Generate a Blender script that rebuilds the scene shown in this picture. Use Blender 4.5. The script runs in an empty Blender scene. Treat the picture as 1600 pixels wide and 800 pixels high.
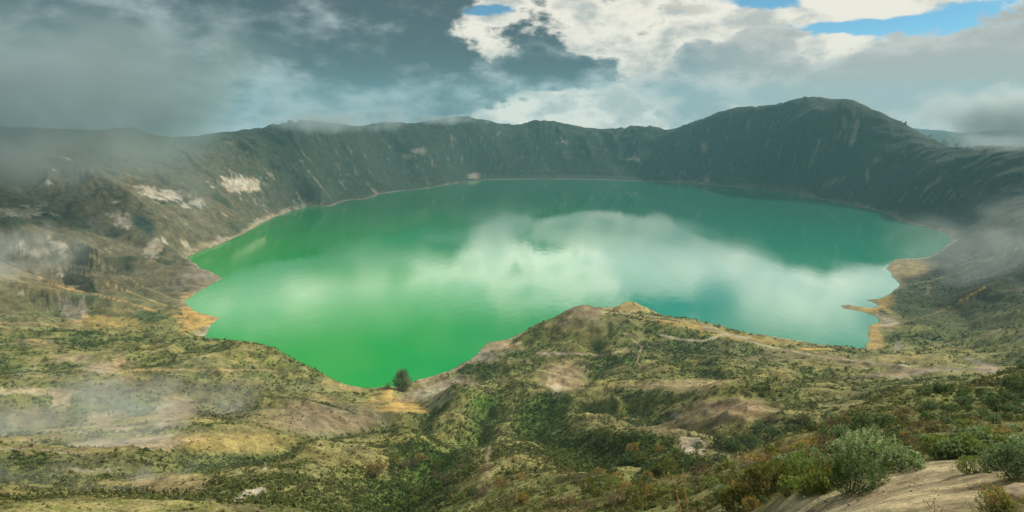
import bpy, math, random
import numpy as np
from mathutils import Vector, Matrix

# ------------------------------------------------------------------ camera
scn = bpy.context.scene
FPX, PITCH = 870.0, math.atan(220.0 / 870.0)
CT, ST = math.cos(PITCH), math.sin(PITCH)
WATER = -380.0                                  # the camera stands at z = 0, the lake lies 380 m below
cam_d = bpy.data.cameras.new('camera'); cam = bpy.data.objects.new('camera', cam_d)
scn.collection.objects.link(cam); scn.camera = cam
cam_d.sensor_width = 36.0; cam_d.lens = 36.0 * FPX / 1600.0
cam_d.clip_start = 0.3; cam_d.clip_end = 40000
cam.location = (0, 0, 0); cam.rotation_euler = (math.pi / 2 - PITCH, 0, 0)

# ------------------------------------------------------------------ light
SUN_AZ, SUN_EL = math.radians(64), math.radians(38)
sd_ = bpy.data.lights.new('sun', 'SUN'); sun = bpy.data.objects.new('sun', sd_)
scn.collection.objects.link(sun)
sd_.energy = 4.4; sd_.angle = math.radians(1.5); sd_.color = (1.0, 0.93, 0.80)
svec = Vector((math.sin(SUN_AZ) * math.cos(SUN_EL), math.cos(SUN_AZ) * math.cos(SUN_EL), math.sin(SUN_EL)))
sun.rotation_euler = (-svec).to_track_quat('-Z', 'Y').to_euler()
scn.view_settings.view_transform = 'Standard'; scn.view_settings.look = 'None'
scn.view_settings.exposure = 0.32; scn.view_settings.gamma = 1.0
scn.view_settings.use_curve_mapping = False
cy = scn.cycles
cy.use_denoising = True; cy.denoiser = 'OPENIMAGEDENOISE'; cy.denoising_prefilter = 'ACCURATE'; cy.denoising_input_passes = 'RGB_ALBEDO_NORMAL'; cy.max_bounces = 6; cy.diffuse_bounces = 2; cy.glossy_bounces = 2
cy.transmission_bounces = 2; cy.volume_bounces = 1; cy.transparent_max_bounces = 6
cy.volume_step_rate = 0.3; cy.volume_max_steps = 160
cy.use_adaptive_sampling = True; cy.adaptive_threshold = 0.005

# ------------------------------------------------------------------ picture <-> world
def ray(px, py):
    a = (px - 800.0) / FPX; b = (400.0 - py) / FPX
    Y = CT + b * ST
    return a / Y, (-ST + b * CT) / Y             # X/Y and Z/Y
def at(px, py, D):
    u, v = ray(px, py); return (u * D, D, v * D)
def on_water(px, py):
    u, v = ray(px, py); D = WATER / v; return (u * D, D)
def azel(px, py):
    u, v = ray(px, py)
    return math.atan(u), math.atan(v / math.sqrt(1 + u * u))
def project(X, Y, Z):
    dep = Y * CT - Z * ST; up = Y * ST + Z * CT
    dep = np.where(dep < 0.1, 0.1, dep)
    return 800 + FPX * X / dep, 400 - FPX * up / dep

# ------------------------------------------------------------------ node helper
class NT:
    def __init__(s, tree):
        s.t = tree; s.n = tree.nodes; s.l = tree.links
    def put(s, inp, v):
        if v is None: return
        if isinstance(v, bpy.types.NodeSocket): s.l.new(v, inp)
        else:
            if inp.type == 'RGBA' and len(v) == 3: v = (*v, 1)
            inp.default_value = v
    def node(s, kind, props=None, **ins):
        n = s.n.new(kind)
        for k, v in (props or {}).items(): setattr(n, k, v)
        for k, v in ins.items():
            key = int(k[1:]) if k[0] == 'i' and k[1:].isdigit() else k.replace('_', ' ')
            s.put(n.inputs[key], v)
        return n
    def m(s, op, a, b=None, c=None, clamp=False):
        n = s.node('ShaderNodeMath', {'operation': op, 'use_clamp': clamp}, i0=a)
        if b is not None: s.put(n.inputs[1], b)
        if c is not None: s.put(n.inputs[2], c)
        return n.outputs[0]
    def v(s, op, a, b=None):
        n = s.node('ShaderNodeVectorMath', {'operation': op}, i0=a)
        if b is not None: s.put(n.inputs[1], b)
        return n.outputs['Value'] if op in ('LENGTH', 'DOT_PRODUCT') else n.outputs[0]
    def mul3(s, a, b): return s.v('MULTIPLY', a, b)
    def ss(s, x, lo, hi, a=0.0, b=1.0):
        n = s.node('ShaderNodeMapRange', {'interpolation_type': 'SMOOTHSTEP'}, i0=x, i1=lo, i2=hi, i3=a, i4=b)
        return n.outputs[0]
    def noise(s, vec, scale, detail=4.0, rough=0.5, dist=0.0, color=False):
        n = s.node('ShaderNodeTexNoise', {'noise_dimensions': '3D'}, Vector=vec, Scale=scale, Detail=detail, Roughness=rough, Distortion=dist)
        return n.outputs['Color'] if color else n.outputs[0]
    def mix(s, f, a, b, mode='MIX'):
        n = s.node('ShaderNodeMix', {'data_type': 'RGBA', 'blend_type': mode}, i0=f)
        s.put(n.inputs[6], a); s.put(n.inputs[7], b)
        return n.outputs[2]
def col4(c): return (c[0], c[1], c[2], 1.0)

# ------------------------------------------------------------------ sky
world = bpy.data.worlds.new('World'); scn.world = world; world.use_nodes = True
W = NT(world.node_tree); W.n.clear()
tc = W.node('ShaderNodeTexCoord').outputs['Generated']
sp = W.node('ShaderNodeSeparateXYZ', None, i0=tc)
dx, dy, dz = sp.outputs
az = W.m('ARCTAN2', dx, dy); el = W.m('ARCSINE', dz)
sky = W.node('ShaderNodeTexSky', {'sky_type': 'NISHITA', 'sun_disc': False, 'sun_elevation': SUN_EL, 'sun_rotation': SUN_AZ,
             'air_density': 1.0, 'dust_density': 0.6, 'ozone_density': 1.5, 'altitude': 3900})
# cloud coordinates: stretched along the horizon, warped so no edge is smooth
sv = W.mul3(tc, (1.0, 1.0, 2.6))
warp = W.v('SUBTRACT', W.noise(sv, 3.2, 6, 0.55, color=True), (0.5, 0.5, 0.5))
ws = W.node('ShaderNodeSeparateXYZ', None, i0=warp)
azw = W.m('MULTIPLY_ADD', ws.outputs[0], 0.20, az); elw = W.m('MULTIPLY_ADD', ws.outputs[1], 0.085, el)
def blob(px, py, rx, ry, amp=1.0):
    a, e = azel(px, py)
    q1 = W.m('DIVIDE', W.m('SUBTRACT', azw, a), rx); q2 = W.m('DIVIDE', W.m('SUBTRACT', elw, e), ry)
    d2 = W.m('ADD', W.m('MULTIPLY', q1, q1), W.m('MULTIPLY', q2, q2))
    return W.m('MULTIPLY', W.m('EXPONENT', W.m('MULTIPLY', d2, -1.0)), amp)
def total(l):
    r = l[0]
    for x in l[1:]: r = W.m('ADD', r, x)
    return r
big = W.noise(sv, 2.4, 9, 0.56)
fine = W.noise(W.v('ADD', sv, (7.3, 2.1, 4.4)), 7.0, 11, 0.62)
soft = W.noise(W.v('ADD', sv, (1.3, 8.1, 0.4)), 2.0, 5, 0.5)
med = W.noise(W.v('ADD', W.mul3(tc, (1, 1, 1.7)), (3.3, 5.1, 2.4)), 13.0, 7, 0.55)
fn = W.m('ADD', W.m('MULTIPLY', W.m('SUBTRACT', fine, .5), 3.0), W.m('MULTIPLY', W.m('SUBTRACT', med, .5), 3.4))
bn = W.m('MULTIPLY', W.m('SUBTRACT', big, .5), 2.0)
# blue openings
gaps = total([blob(1160, 4, .11, .016, .78), blob(1570, 24, .13, .022, .85), blob(770, 20, .10, .010, .75), blob(1040, 30, .05, .014, .75),
              blob(1330, 50, .09, .014, .9), blob(1060, -215, .12, .05, .95), blob(1180, -160, .05, .03, .6), blob(560, -330, .3, .08, .5), blob(1500, -190, .12, .04, .5)])
cream = W.ss(total([W.m('MULTIPLY', fn, .45), W.m('MULTIPLY', bn, .35), W.m('SUBTRACT', .80, gaps)]), .12, .46)
shade = W.ss(W.m('ADD', W.m('MULTIPLY', fn, .6), W.m('MULTIPLY', W.m('SUBTRACT', soft, .5), 1.4)), -.30, .22)
ccol = W.mix(shade, (.40, .41, .39), (.74, .69, .60))
glow = W.m('MULTIPLY_ADD', W.ss(el, .20, .25), 2.5, 1.0)                                # unseen cloud above the view, brightness shaped to feed the lake reflection,
glow = W.m('MULTIPLY', glow, W.ss(az, -.95, -.28, .42, 1.0))
glow = W.m('MULTIPLY', glow, W.ss(elw, .26, .38, 1.0, .13))
glow = W.m('ADD', glow, W.ss(el, .60, .95, 0, .55))                              # then brightness added overhead to keep up the ambient light
ccol = W.mul3(ccol, W.node('ShaderNodeCombineXYZ', None, i0=glow, i1=glow, i2=glow).outputs[0])
skyb = W.mul3(sky.outputs[0], (.050, .078, .075))
c1 = W.mix(cream, skyb, ccol)
# pale higher cloud that the lake mirrors, and veils low over the far rim
lowgl = blob(880, 185, .17, .03, 1.0)
# dark rain cloud on the left, smaller grey banks to the right
darkm = total([blob(60, 40, .40, .30, 1.3), blob(450, 60, .20, .14, 1.1), blob(590, 130, .13, .06, .75), blob(690, 5, .035, .022, .7), blob(640, 70, .05, .04, .4), blob(845, 108, .075, .036, 1.1),
               blob(760, 130, .06, .025, .5), blob(-900, 60, .9, .5, 1.2), blob(930, 115, .05, .02, .35)])
darkm = W.m('SUBTRACT', darkm, total([blob(730, 60, .06, .03, .55), blob(900, 170, .13, .022, .8), blob(655, 60, .012, .014, .5)]))
dv_ = W.m('ADD', darkm, W.m('MULTIPLY', fn, .55))
dmask = W.m('MULTIPLY', W.m('MULTIPLY', W.ss(dv_, .32, .60), W.ss(darkm, .06, .24)), W.ss(elw, .235, .30, 1, 0))
dthick = W.m('ADD', W.m('MULTIPLY', W.m('SUBTRACT', W.m('MINIMUM', dv_, .95), .5), .5), W.m('ADD', W.m('MULTIPLY', W.m('SUBTRACT', soft, .5), 3.0), W.m('MULTIPLY', fn, .62)))
dthick = W.m('ADD', dthick, W.m('MULTIPLY', W.ss(el, .03, .17), .30))
dcol = W.mix(W.ss(dthick, -.30, .78), (.34, .39, .40), (.060, .088, .104))
greym = W.m('ADD', total([blob(1010, 130, .06, .03, .65), blob(1090, 110, .05, .045, .85), blob(1190, 80, .05, .038, .9), blob(1240, 140, .13, .05, .7), blob(1250, 62, .05, .008, .45), blob(1440, 82, .08, .035, .95), blob(1430, 165, .22, .06, .9),
               blob(1590, 95, .08, .035, .9), blob(1150, 165, .10, .04, .6), blob(1080, 185, .13, .02, .4), blob(1800, 120, .2, .15, .8), blob(1530, 120, .08, .03, .4)]),
               total([blob(1310, 75, .04, .025, -.55), blob(1078, 10, .04, .02, -.8), blob(1130, 70, .02, .02, -.35), blob(900, 175, .10, .02, -.4)]))
gv_ = W.m('ADD', greym, W.m('MULTIPLY', fn, .60))
gmask = W.m('MULTIPLY', W.m('MULTIPLY', W.ss(gv_, .34, .62), W.ss(greym, .04, .22)), W.ss(elw, .215, .28, 1, 0))
gthick = W.m('ADD', W.m('MULTIPLY', W.m('SUBTRACT', gv_, .5), .55), W.m('ADD', W.m('MULTIPLY', W.m('SUBTRACT', soft, .5), 1.6), W.m('MULTIPLY', fn, .30)))
gcol = W.mix(W.ss(gthick, -.15, .60), (.50, .49, .46), W.mix(W.ss(az, .12, .55), (.20, .27, .295), (.34, .35, .335)))
c2 = W.mix(gmask, c1, gcol)
c3 = W.mix(dmask, c2, dcol)
below = W.ss(el, -0.12, -0.07)
c4 = W.mix(below, (.10, .12, .11), c3)
bg = W.node('ShaderNodeBackground', None, Color=c4, Strength=1.0)
wo = W.node('ShaderNodeOutputWorld'); W.l.new(bg.outputs[0], wo.inputs[0])

# ------------------------------------------------------------------ numpy noise
_rs = np.random.RandomState(7)
_perm = _rs.permutation(1024).astype(np.int64)
_ang = _rs.rand(1024) * 2 * np.pi
_gx, _gy = np.cos(_ang).astype(np.float32), np.sin(_ang).astype(np.float32)
def gnoise(x, y, seed=0):
    x = x + seed * 37.17; y = y - seed * 91.73
    xi = np.floor(x).astype(np.int64); yi = np.floor(y).astype(np.int64)
    fx = (x - xi).astype(np.float32); fy = (y - yi).astype(np.float32)
    ux = fx * fx * fx * (fx * (fx * 6 - 15) + 10); uy = fy * fy * fy * (fy * (fy * 6 - 15) + 10)
    def g(a, b, dx, dy):
        h = _perm[(_perm[(a + seed) & 1023] + b) & 1023]
        return _gx[h] * dx + _gy[h] * dy
    n00 = g(xi, yi, fx, fy); n10 = g(xi + 1, yi, fx - 1, fy)
    n01 = g(xi, yi + 1, fx, fy - 1); n11 = g(xi + 1, yi + 1, fx - 1, fy - 1)
    a = n00 + ux * (n10 - n00); b = n01 + ux * (n11 - n01)
    return (a + uy * (b - a)) * 1.5
def fbm(x, y, wl, octs, gain=0.5, seed=0, ridged=False, minwl=None):
    s = np.zeros(np.shape(x), np.float32); a = 1.0; tot = 0
    for k in range(octs):
        w = wl / 2 ** k
        n = gnoise(x / w, y / w, seed + k * 3)
        if ridged: n = 1 - 2 * np.abs(n)
        if minwl is not None: n = n * np.clip(w / minwl - 1.0, 0, 1)
        s += a * n; tot += a; a *= gain
    return s / tot
def sst(x, a, b):
    t = np.clip((x - a) / (b - a), 0, 1); return t * t * (3 - 2 * t)

# ------------------------------------------------------------------ the lake's outline
def Q(px, D): u, _ = ray(px, 520); return (u * D, D)
shore_px = [(560, 613), (600, 606), (625, 609), (648, 597), (672, 591), (700, 583), (712, 574), (735, 562), (752, 545), (764, 535), (792, 531), (800, 527)]
shore = [on_water(*p) for p in shore_px]
shore += [Q(840, 985), Q(880, 1040), Q(930, 1075), Q(985, 1085), Q(1020, 1050), Q(1060, 1000), Q(1120, 960), Q(1200, 915), Q(1270, 885)]
shore += [on_water(*p) for p in [(1344, 549), (1356, 536), (1355, 512), (1371, 504), (1368, 494), (1345, 487), (1332, 484.5), (1317, 482), (1312, 476.5),
          (1325, 475), (1345, 479), (1362, 481), (1372, 476), (1362, 471.5), (1354, 468.5), (1375, 465), (1395, 456), (1404, 446), (1392, 428), (1380, 420), (1399, 405),
          (1430, 403), (1452, 401), (1472, 390), (1488, 378), (1480, 366), (1455, 358), (1432, 352), (1405, 346), (1390, 335), (1350, 324), (1300, 315), (1265, 308),
          (1220, 299), (1160, 293), (1090, 287.5), (1020, 284), (950, 281.5), (880, 280), (810, 280.5), (760, 281), (740, 283), (705, 288), (660, 296),
          (625, 299), (590, 304), (575, 311), (540, 314), (520, 322), (480, 323), (455, 330), (430, 339), (405, 350), (378, 367), (350, 380), (312, 393), (291, 403),
          (312, 417), (335, 427), (349, 433), (325, 449), (300, 460), (290, 470), (305, 486), (325, 493), (341, 497), (330, 510), (318, 530)]]
shore += [Q(365, 880), Q(420, 835), Q(480, 790), Q(520, 750), Q(545, 722)]
shore = np.array(shore)
cx0, cy0 = 230.0, 2100.0
def lake_sd(X, Y):
    d = np.full(X.shape, 1e9); ins = np.zeros(X.shape, bool)
    A = shore; B = np.roll(shore, -1, 0)
    for (ax, ay), (bx, by) in zip(A, B):
        ex, ey = bx - ax, by - ay
        wx, wy = X - ax, Y - ay
        t = np.clip((wx * ex + wy * ey) / (ex * ex + ey * ey), 0, 1)
        np.minimum(d, (wx - t * ex) ** 2 + (wy - t * ey) ** 2, out=d)
        if by != ay:
            c = ((ay > Y) != (by > Y)) & (X < (bx - ax) * (Y - ay) / (by - ay) + ax)
            ins ^= c
    d = np.sqrt(d)
    return np.where(ins, -d, d)

# ------------------------------------------------------------------ land form: surveyed points, then a smooth surface through them
ctl = []
def line(pts, step=22, drop=None):
    """pts: (px, py, D).  drop: list of (factor on D, metres lower) set behind the crest."""
    for (a, b) in zip(pts[:-1], pts[1:]):
        n = max(1, int(abs(b[0] - a[0]) / step))
        for k in range(n):
            t = k / n; p = [a[i] + (b[i] - a[i]) * t for i in range(3)]
            ctl.append(at(*p))
            for f, m in (drop or []):
                x, y, z = at(*p); ctl.append((x * f, y * f, z - m))
    ctl.append(at(*pts[-1]))
def pt(px, py, D): ctl.append(at(px, py, D))
# crater rim
rim = [(-500, 150, 1150), (-300, 175, 1350), (-100, 192, 1600), (60, 200, 1850), (150, 203, 2000), (200, 198, 2150), (255, 214, 2280), (300, 213, 2380), (350, 206, 2500), (400, 201, 2620), (440, 192, 2750),
       (475, 187, 2850), (520, 192, 3000), (560, 197, 3150), (610, 190, 3330), (650, 193, 3450), (705, 182, 3600), (740, 184, 3700), (775, 191, 3820), (800, 196, 3880), (842, 187, 3930), (880, 192, 3950),
       (918, 200, 3950), (965, 201, 3900), (1000, 195, 3850), (1046, 203, 3720), (1085, 190, 3550), (1130, 172, 3400), (1165, 167, 3300), (1205, 166, 3180), (1240, 156, 3080), (1270, 150, 3020),
       (1298, 155, 2950), (1325, 153, 2880), (1350, 164, 2800), (1380, 178, 2720), (1410, 191, 2640), (1440, 208, 2560), (1470, 224, 2450), (1492, 231, 2350), (1550, 227, 2200), (1600, 230, 2080),
       (1700, 222, 1850), (1850, 205, 1600), (2100, 170, 1350)]
line(rim, 30, [(1.12, 90), (1.4, 330)])
# foot of the far wall: gentle talus just above water
for px, py in [(430, 333), (530, 309), (640, 292), (740, 277), (880, 275), (1020, 279), (1160, 288), (1280, 305), (1390, 328), (1470, 352)]:
    x, y = on_water(px, py + 4); ctl.append((x * 1.02, y * 1.02, WATER + 14))
# mid wall (concave)
for (px, py, D) in [(600, 240, 3080), (700, 235, 3400), (800, 238, 3640), (900, 238, 3680), (1000, 242, 3600), (1100, 235, 3280), (1200, 225, 2900), (1280, 225, 2740), (1360, 240, 2520), (1430, 270, 2200), (480, 250, 2550), (400, 275, 2220), (330, 262, 2050)]: pt(px, py, D)
# left slope
for p in [(250, 250, 1950), (150, 250, 1800), (50, 255, 1650), (-150, 260, 1350), (300, 330, 1720), (200, 330, 1520), (100, 330, 1420), (0, 330, 1330), (-200, 340, 1050),
          (250, 390, 1400), (150, 400, 1260), (50, 410, 1170), (-100, 420, 950), (280, 440, 1210), (200, 450, 1120), (100, 460, 1030), (0, 470, 950), (-200, 500, 760),
          (260, 490, 1040), (180, 495, 980), (80, 500, 930), (0, 505, 870), (150, 515, 880), (240, 518, 920), (310, 380, 1520), (340, 360, 1750)]: pt(*p)
# right slope
for p in [(1520, 300, 1900), (1600, 300, 1750), (1750, 300, 1400), (1500, 350, 1720), (1600, 350, 1480), (1800, 340, 1150), (1450, 385, 1640), (1520, 390, 1420), (1600, 385, 1270), (1430, 415, 1430), (1480, 415, 1330),
          (1420, 445, 1230), (1480, 450, 1180), (1560, 440, 1060), (1680, 440, 880), (1410, 490, 1040), (1470, 500, 990), (1560, 500, 880), (1700, 520, 650), (1375, 530, 905), (1430, 545, 860), (1500, 545, 800), (1600, 550, 700)]: pt(*p)
# peninsula hill with its bald top, golden knob behind it, and the bluff to the right of it
line([(805, 529, 880), (840, 508, 890), (870, 495, 895), (890, 481, 900), (912, 477, 905), (935, 484, 905), (950, 487, 915)], 14, [(1.06, 26), (1.12, 50)])
line([(958, 486, 1000), (970, 478, 1010), (985, 474, 1015), (1000, 477, 1015), (1012, 490, 1010)], 12, [(1.04, 26)])
line([(960, 489, 905), (1010, 495, 880), (1060, 503, 850), (1100, 512, 820), (1140, 525, 805), (1170, 531, 800), (1230, 541, 795), (1300, 545, 800), (1345, 549, 820)], 18, [(1.05, 16), (1.09, 26)])
# left plateau edge
line([(322, 531, 830), (370, 536, 790), (410, 541, 760), (440, 553, 740), (480, 567, 715), (515, 578, 700), (532, 594, 697), (550, 611, 700)], 16, [(1.04, 20)])
line([(0, 525, 790), (100, 522, 810), (200, 524, 820), (280, 527, 830)], 30, [(1.06, 22)])
# middle ground
for p in [(300, 560, 690), (150, 555, 670), (0, 555, 640), (420, 585, 640), (500, 615, 620), (540, 640, 560),
          (150, 585, 560), (0, 590, 540), (300, 585, 590), (150, 650, 400), (300, 655, 410), (0, 650, 390), (420, 655, 430), (480, 660, 440),
          (150, 690, 335), (300, 683, 350), (0, 700, 310), (400, 720, 270), (150, 740, 235), (0, 740, 215), (300, 770, 185), (150, 790, 165), (0, 790, 150), (450, 760, 200), (450, 790, 165), (-200, 700, 240), (-200, 600, 400), (-250, 790, 120),
          (610, 617, 690), (600, 640, 630), (640, 640, 640), (560, 660, 520), (650, 680, 470), (600, 700, 380), (560, 740, 260), (700, 760, 200), (600, 790, 150), (760, 790, 120),
          (720, 600, 720), (760, 575, 770), (780, 556, 810), (830, 545, 830), (850, 570, 750), (880, 590, 690), (870, 605, 655),
          (728, 615, 610), (745, 640, 560), (800, 660, 480), (760, 620, 640), (810, 630, 560), (850, 640, 510), (900, 625, 540),
          (920, 540, 800), (1000, 530, 800), (1060, 535, 770), (1120, 548, 740), (1000, 560, 700), (1080, 565, 680), (1180, 560, 690), (950, 580, 650), (1020, 590, 600),
          (1100, 600, 560), (1200, 590, 600), (1300, 570, 690), (1420, 580, 680), (1500, 575, 690), (1560, 580, 640), (1300, 595, 560), (1400, 605, 480),
          (1060, 625, 470), (1150, 635, 420), (1030, 650, 395), (1100, 675, 300), (1180, 650, 380), (950, 650, 420), (900, 690, 300), (980, 690, 280),
          (850, 720, 220), (780, 730, 220), (950, 740, 150), (1050, 740, 130), (850, 780, 110), (950, 790, 82), (1050, 790, 66), (1060, 715, 190), (1120, 700, 230)]: pt(*p)
# the pyramid-shaped spur
line([(700, 645, 545), (715, 625, 560), (728, 612, 575)], 8); pt(757, 650, 520); pt(690, 665, 500)
# rounded brown hump
line([(1085, 640, 400), (1120, 628, 395), (1165, 632, 385), (1200, 648, 370)], 14, [(1.1, 12)])
# near right shoulder
line([(1225, 700, 75), (1265, 685, 85), (1305, 672, 100), (1345, 655, 118), (1390, 640, 135), (1440, 637, 145), (1500, 625, 160), (1545, 610, 170), (1600, 590, 185), (1750, 560, 210)], 20, [(1.12, 9), (1.5, 55)])
for p in [(1100, 750, 92), (1160, 730, 75), (1150, 780, 42), (1100, 790, 52), (1200, 760, 30), (1250, 730, 36), (1320, 720, 28), (1400, 690, 46), (1500, 665, 75), (1580, 640, 100), (1350, 680, 70), (1460, 700, 32), (1560, 700, 26),
          (1240, 780, 18), (1200, 795, 20), (1330, 770, 16), (1420, 735, 18.5), (1400, 780, 12.5), (1500, 740, 15.5), (1500, 780, 11), (1580, 745, 14), (1590, 790, 9.5), (1700, 720, 16), (1700, 790, 8), (1300, 820, 12), (1450, 860, 8), (1600, 900, 6),
          (1150, 860, 20), (950, 860, 45), (750, 860, 70), (500, 860, 90), (200, 860, 85), (-100, 860, 70), (1000, 1000, 14), (700, 1000, 26), (400, 1000, 34), (100, 1000, 34)]: pt(*p)
for a in np.linspace(-3.1, 3.1, 19):
    for R, z in ((1.2, -1.65), (4, -2.6 - .8 * math.cos(a))):
        if R < 3 or abs(a) < 1: ctl.append((math.sin(a) * R, math.cos(a) * R, z))
    if abs(a) > 1.45:
        for R, z in ((8, -1.5), (60, -8), (400, -10), (1000, 0), (3000, -200), (9000, -450)): ctl.append((math.sin(a) * R, math.cos(a) * R, z))
for px in range(-600, 2300, 240):
    for D, z in ((7000, -300), (10500, -350)):
        u = (px - 800) / 890; ctl.append((u * D, D, z))
# far hills seen past the right shoulder of the rim
for px, py, D in [(1480, 172, 8200), (1520, 166, 8400), (1570, 168, 8400), (1620, 165, 8500), (1540, 205, 6000), (1600, 200, 6000)]: pt(px, py, D)
ctl = np.array(ctl)
cR = np.hypot(ctl[:, 0], ctl[:, 1]); cA = np.arctan2(ctl[:, 0], ctl[:, 1]); cV = ctl[:, 2] / cR; cL = np.log(cR)
C2 = 0.03 ** 2
def phi(da, dl): return np.sqrt(da * da + dl * dl + C2)
Kmat = phi(cA[:, None] - cA[None], cL[:, None] - cL[None])
n_ = len(cA)
P_ = np.c_[np.ones(n_), cA, cL]
Mx = np.block([[Kmat - 0.004 * np.eye(n_), P_], [P_.T, np.zeros((3, 3))]])
wts = np.linalg.solve(Mx, np.r_[cV, 0, 0, 0])
def base_v(A, L):
    out = np.empty(A.shape, np.float32); f = out.ravel(); a = A.ravel().astype(np.float32); l = L.ravel().astype(np.float32)
    w = wts[:n_].astype(np.float32); ca = cA.astype(np.float32); cl = cL.astype(np.float32)
    for s in range(0, a.size, 20000):
        e = s + 20000
        d = a[s:e, None] - ca; d *= d
        q = l[s:e, None] - cl; q *= q
        d += q; d += np.float32(C2); np.sqrt(d, out=d)
        f[s:e] = d @ w + wts[n_] + wts[n_ + 1] * a[s:e] + wts[n_ + 2] * l[s:e]
    return out

# polar grid round the viewpoint, rings further apart with distance
uf = np.linspace(-1.32, 1.32, 1340)
az_f = np.arctan(uf)
az_side = np.linspace(az_f[-1], math.pi, 46)[1:]
AZ = np.r_[-az_side[::-1], az_f, az_side]
rr = [1.2]
while rr[-1] < 9300:
    r = rr[-1]
    k = .030 if r < 6 else .0105 if r < 60 else .0078 if r < 350 else .0058 if r < 1150 else .0048 if r < 1900 else .0036 if r < 4200 else .03
    rr.append(r * (1 + k))
RR = np.array(rr)
GA, GR = np.meshgrid(AZ, RR, indexing='ij')
GL = np.log(GR)
GX = np.sin(GA) * GR; GY = np.cos(GA) * GR
# base on a coarser lattice, then bilinear
ia = np.linspace(0, len(AZ) - 1, 560); ir = np.linspace(0, len(RR) - 1, 520)
cAz = np.interp(ia, np.arange(len(AZ)), AZ); cLr = np.interp(ir, np.arange(len(RR)), np.log(RR))
CA, CL = np.meshgrid(cAz, cLr, indexing='ij')
BV = base_v(CA, CL)
def bil(F, xa, xl, A, L):
    i = np.clip(np.searchsorted(xa, A) - 1, 0, len(xa) - 2); j = np.clip(np.searchsorted(xl, L) - 1, 0, len(xl) - 2)
    ta = np.clip((A - xa[i]) / (xa[i + 1] - xa[i]), 0, 1); tl = np.clip((L - xl[j]) / (xl[j + 1] - xl[j]), 0, 1)
    return (F[i, j] * (1 - ta) + F[i + 1, j] * ta) * (1 - tl) + (F[i, j + 1] * (1 - ta) + F[i + 1, j + 1] * ta) * tl
base = bil(BV, cAz, cLr, GA, GL) * GR
sdf = lake_sd(GX, GY)
sdn = sdf + fbm(GX, GY, 70, 4, .55, 11) * np.clip(GR / 130, 4, 16)
# relief
theta = np.arctan2(GX - cx0, GY - cy0); rad = np.hypot(GX - cx0, GY - cy0)
wrp = fbm(GX, GY, 420, 3, .5, 21) * 1.1
n4_ = fbm(GX, GY, 500, 3, .5, 23)
gul = fbm(theta * 1500 / 210 + wrp * 1.6, rad / 420 + wrp, 1.0, 7, .60, 31, ridged=True) * (.6 + .9 * sst(n4_, -.3, .4))
wall = sst(sdf, 10, 260) * sst(GR, 900, 1250) * (1 - .75 * sst(np.abs(GR - 0), 4300, 5200))
rimfade = 1.0
minw = GR * .010
hill = fbm(GX, GY, 260, 9, .50, 41, minwl=minw)
rid = fbm(GX + 70 * wrp + .35 * GY, GY * .8 - .2 * GX, 190, 10, .60, 51, ridged=True, minwl=minw)
fgA = sst(GR, 15, 300)
amp_fg = np.clip(GR * .030, .15, 15) * (1 - .35 * sst(GR, 900, 1600))
relief = wall * (gul - .38) * 29 + hill * amp_fg * 1.0 + (rid - .15) * np.clip(GR * .052, .12, 18) * sst(GR, 8, 70) * (1 - .45 * sst(GR, 850, 1300))
def carve(pts, depth, w):
    global relief, green_floor
    P = [Q(px, D) for px, D in pts]; d = np.full(GX.shape, 1e9); 
    x0, x1 = min(p[0] for p in P) - 4 * w, max(p[0] for p in P) + 4 * w; y0, y1 = min(p[1] for p in P) - 4 * w, max(p[1] for p in P) + 4 * w
    sel = (GX > x0) & (GX < x1) & (GY > y0) & (GY < y1)
    X = GX[sel] + wob[sel] * w * .9; Y = GY[sel] + wob2[sel] * w * .9; d = np.full(X.shape, 1e9)
    for (ax, ay), (bx, by) in zip(P[:-1], P[1:]):
        ex, ey = bx - ax, by - ay; tt = np.clip(((X - ax) * ex + (Y - ay) * ey) / (ex * ex + ey * ey), 0, 1)
        d = np.minimum(d, np.hypot(X - ax - tt * ex, Y - ay - tt * ey))
    g = np.exp(-(np.abs(d) / w) ** 1.5)
    relief[sel] -= depth * g
    if depth > 0: green_floor[sel] = np.maximum(green_floor[sel], g * min(1, depth / 18))
wob = fbm(GX, GY, 110, 4, .55, 27); wob2 = fbm(GX, GY, 110, 4, .55, 29)
green_floor = np.zeros(GX.shape, np.float32)
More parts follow.
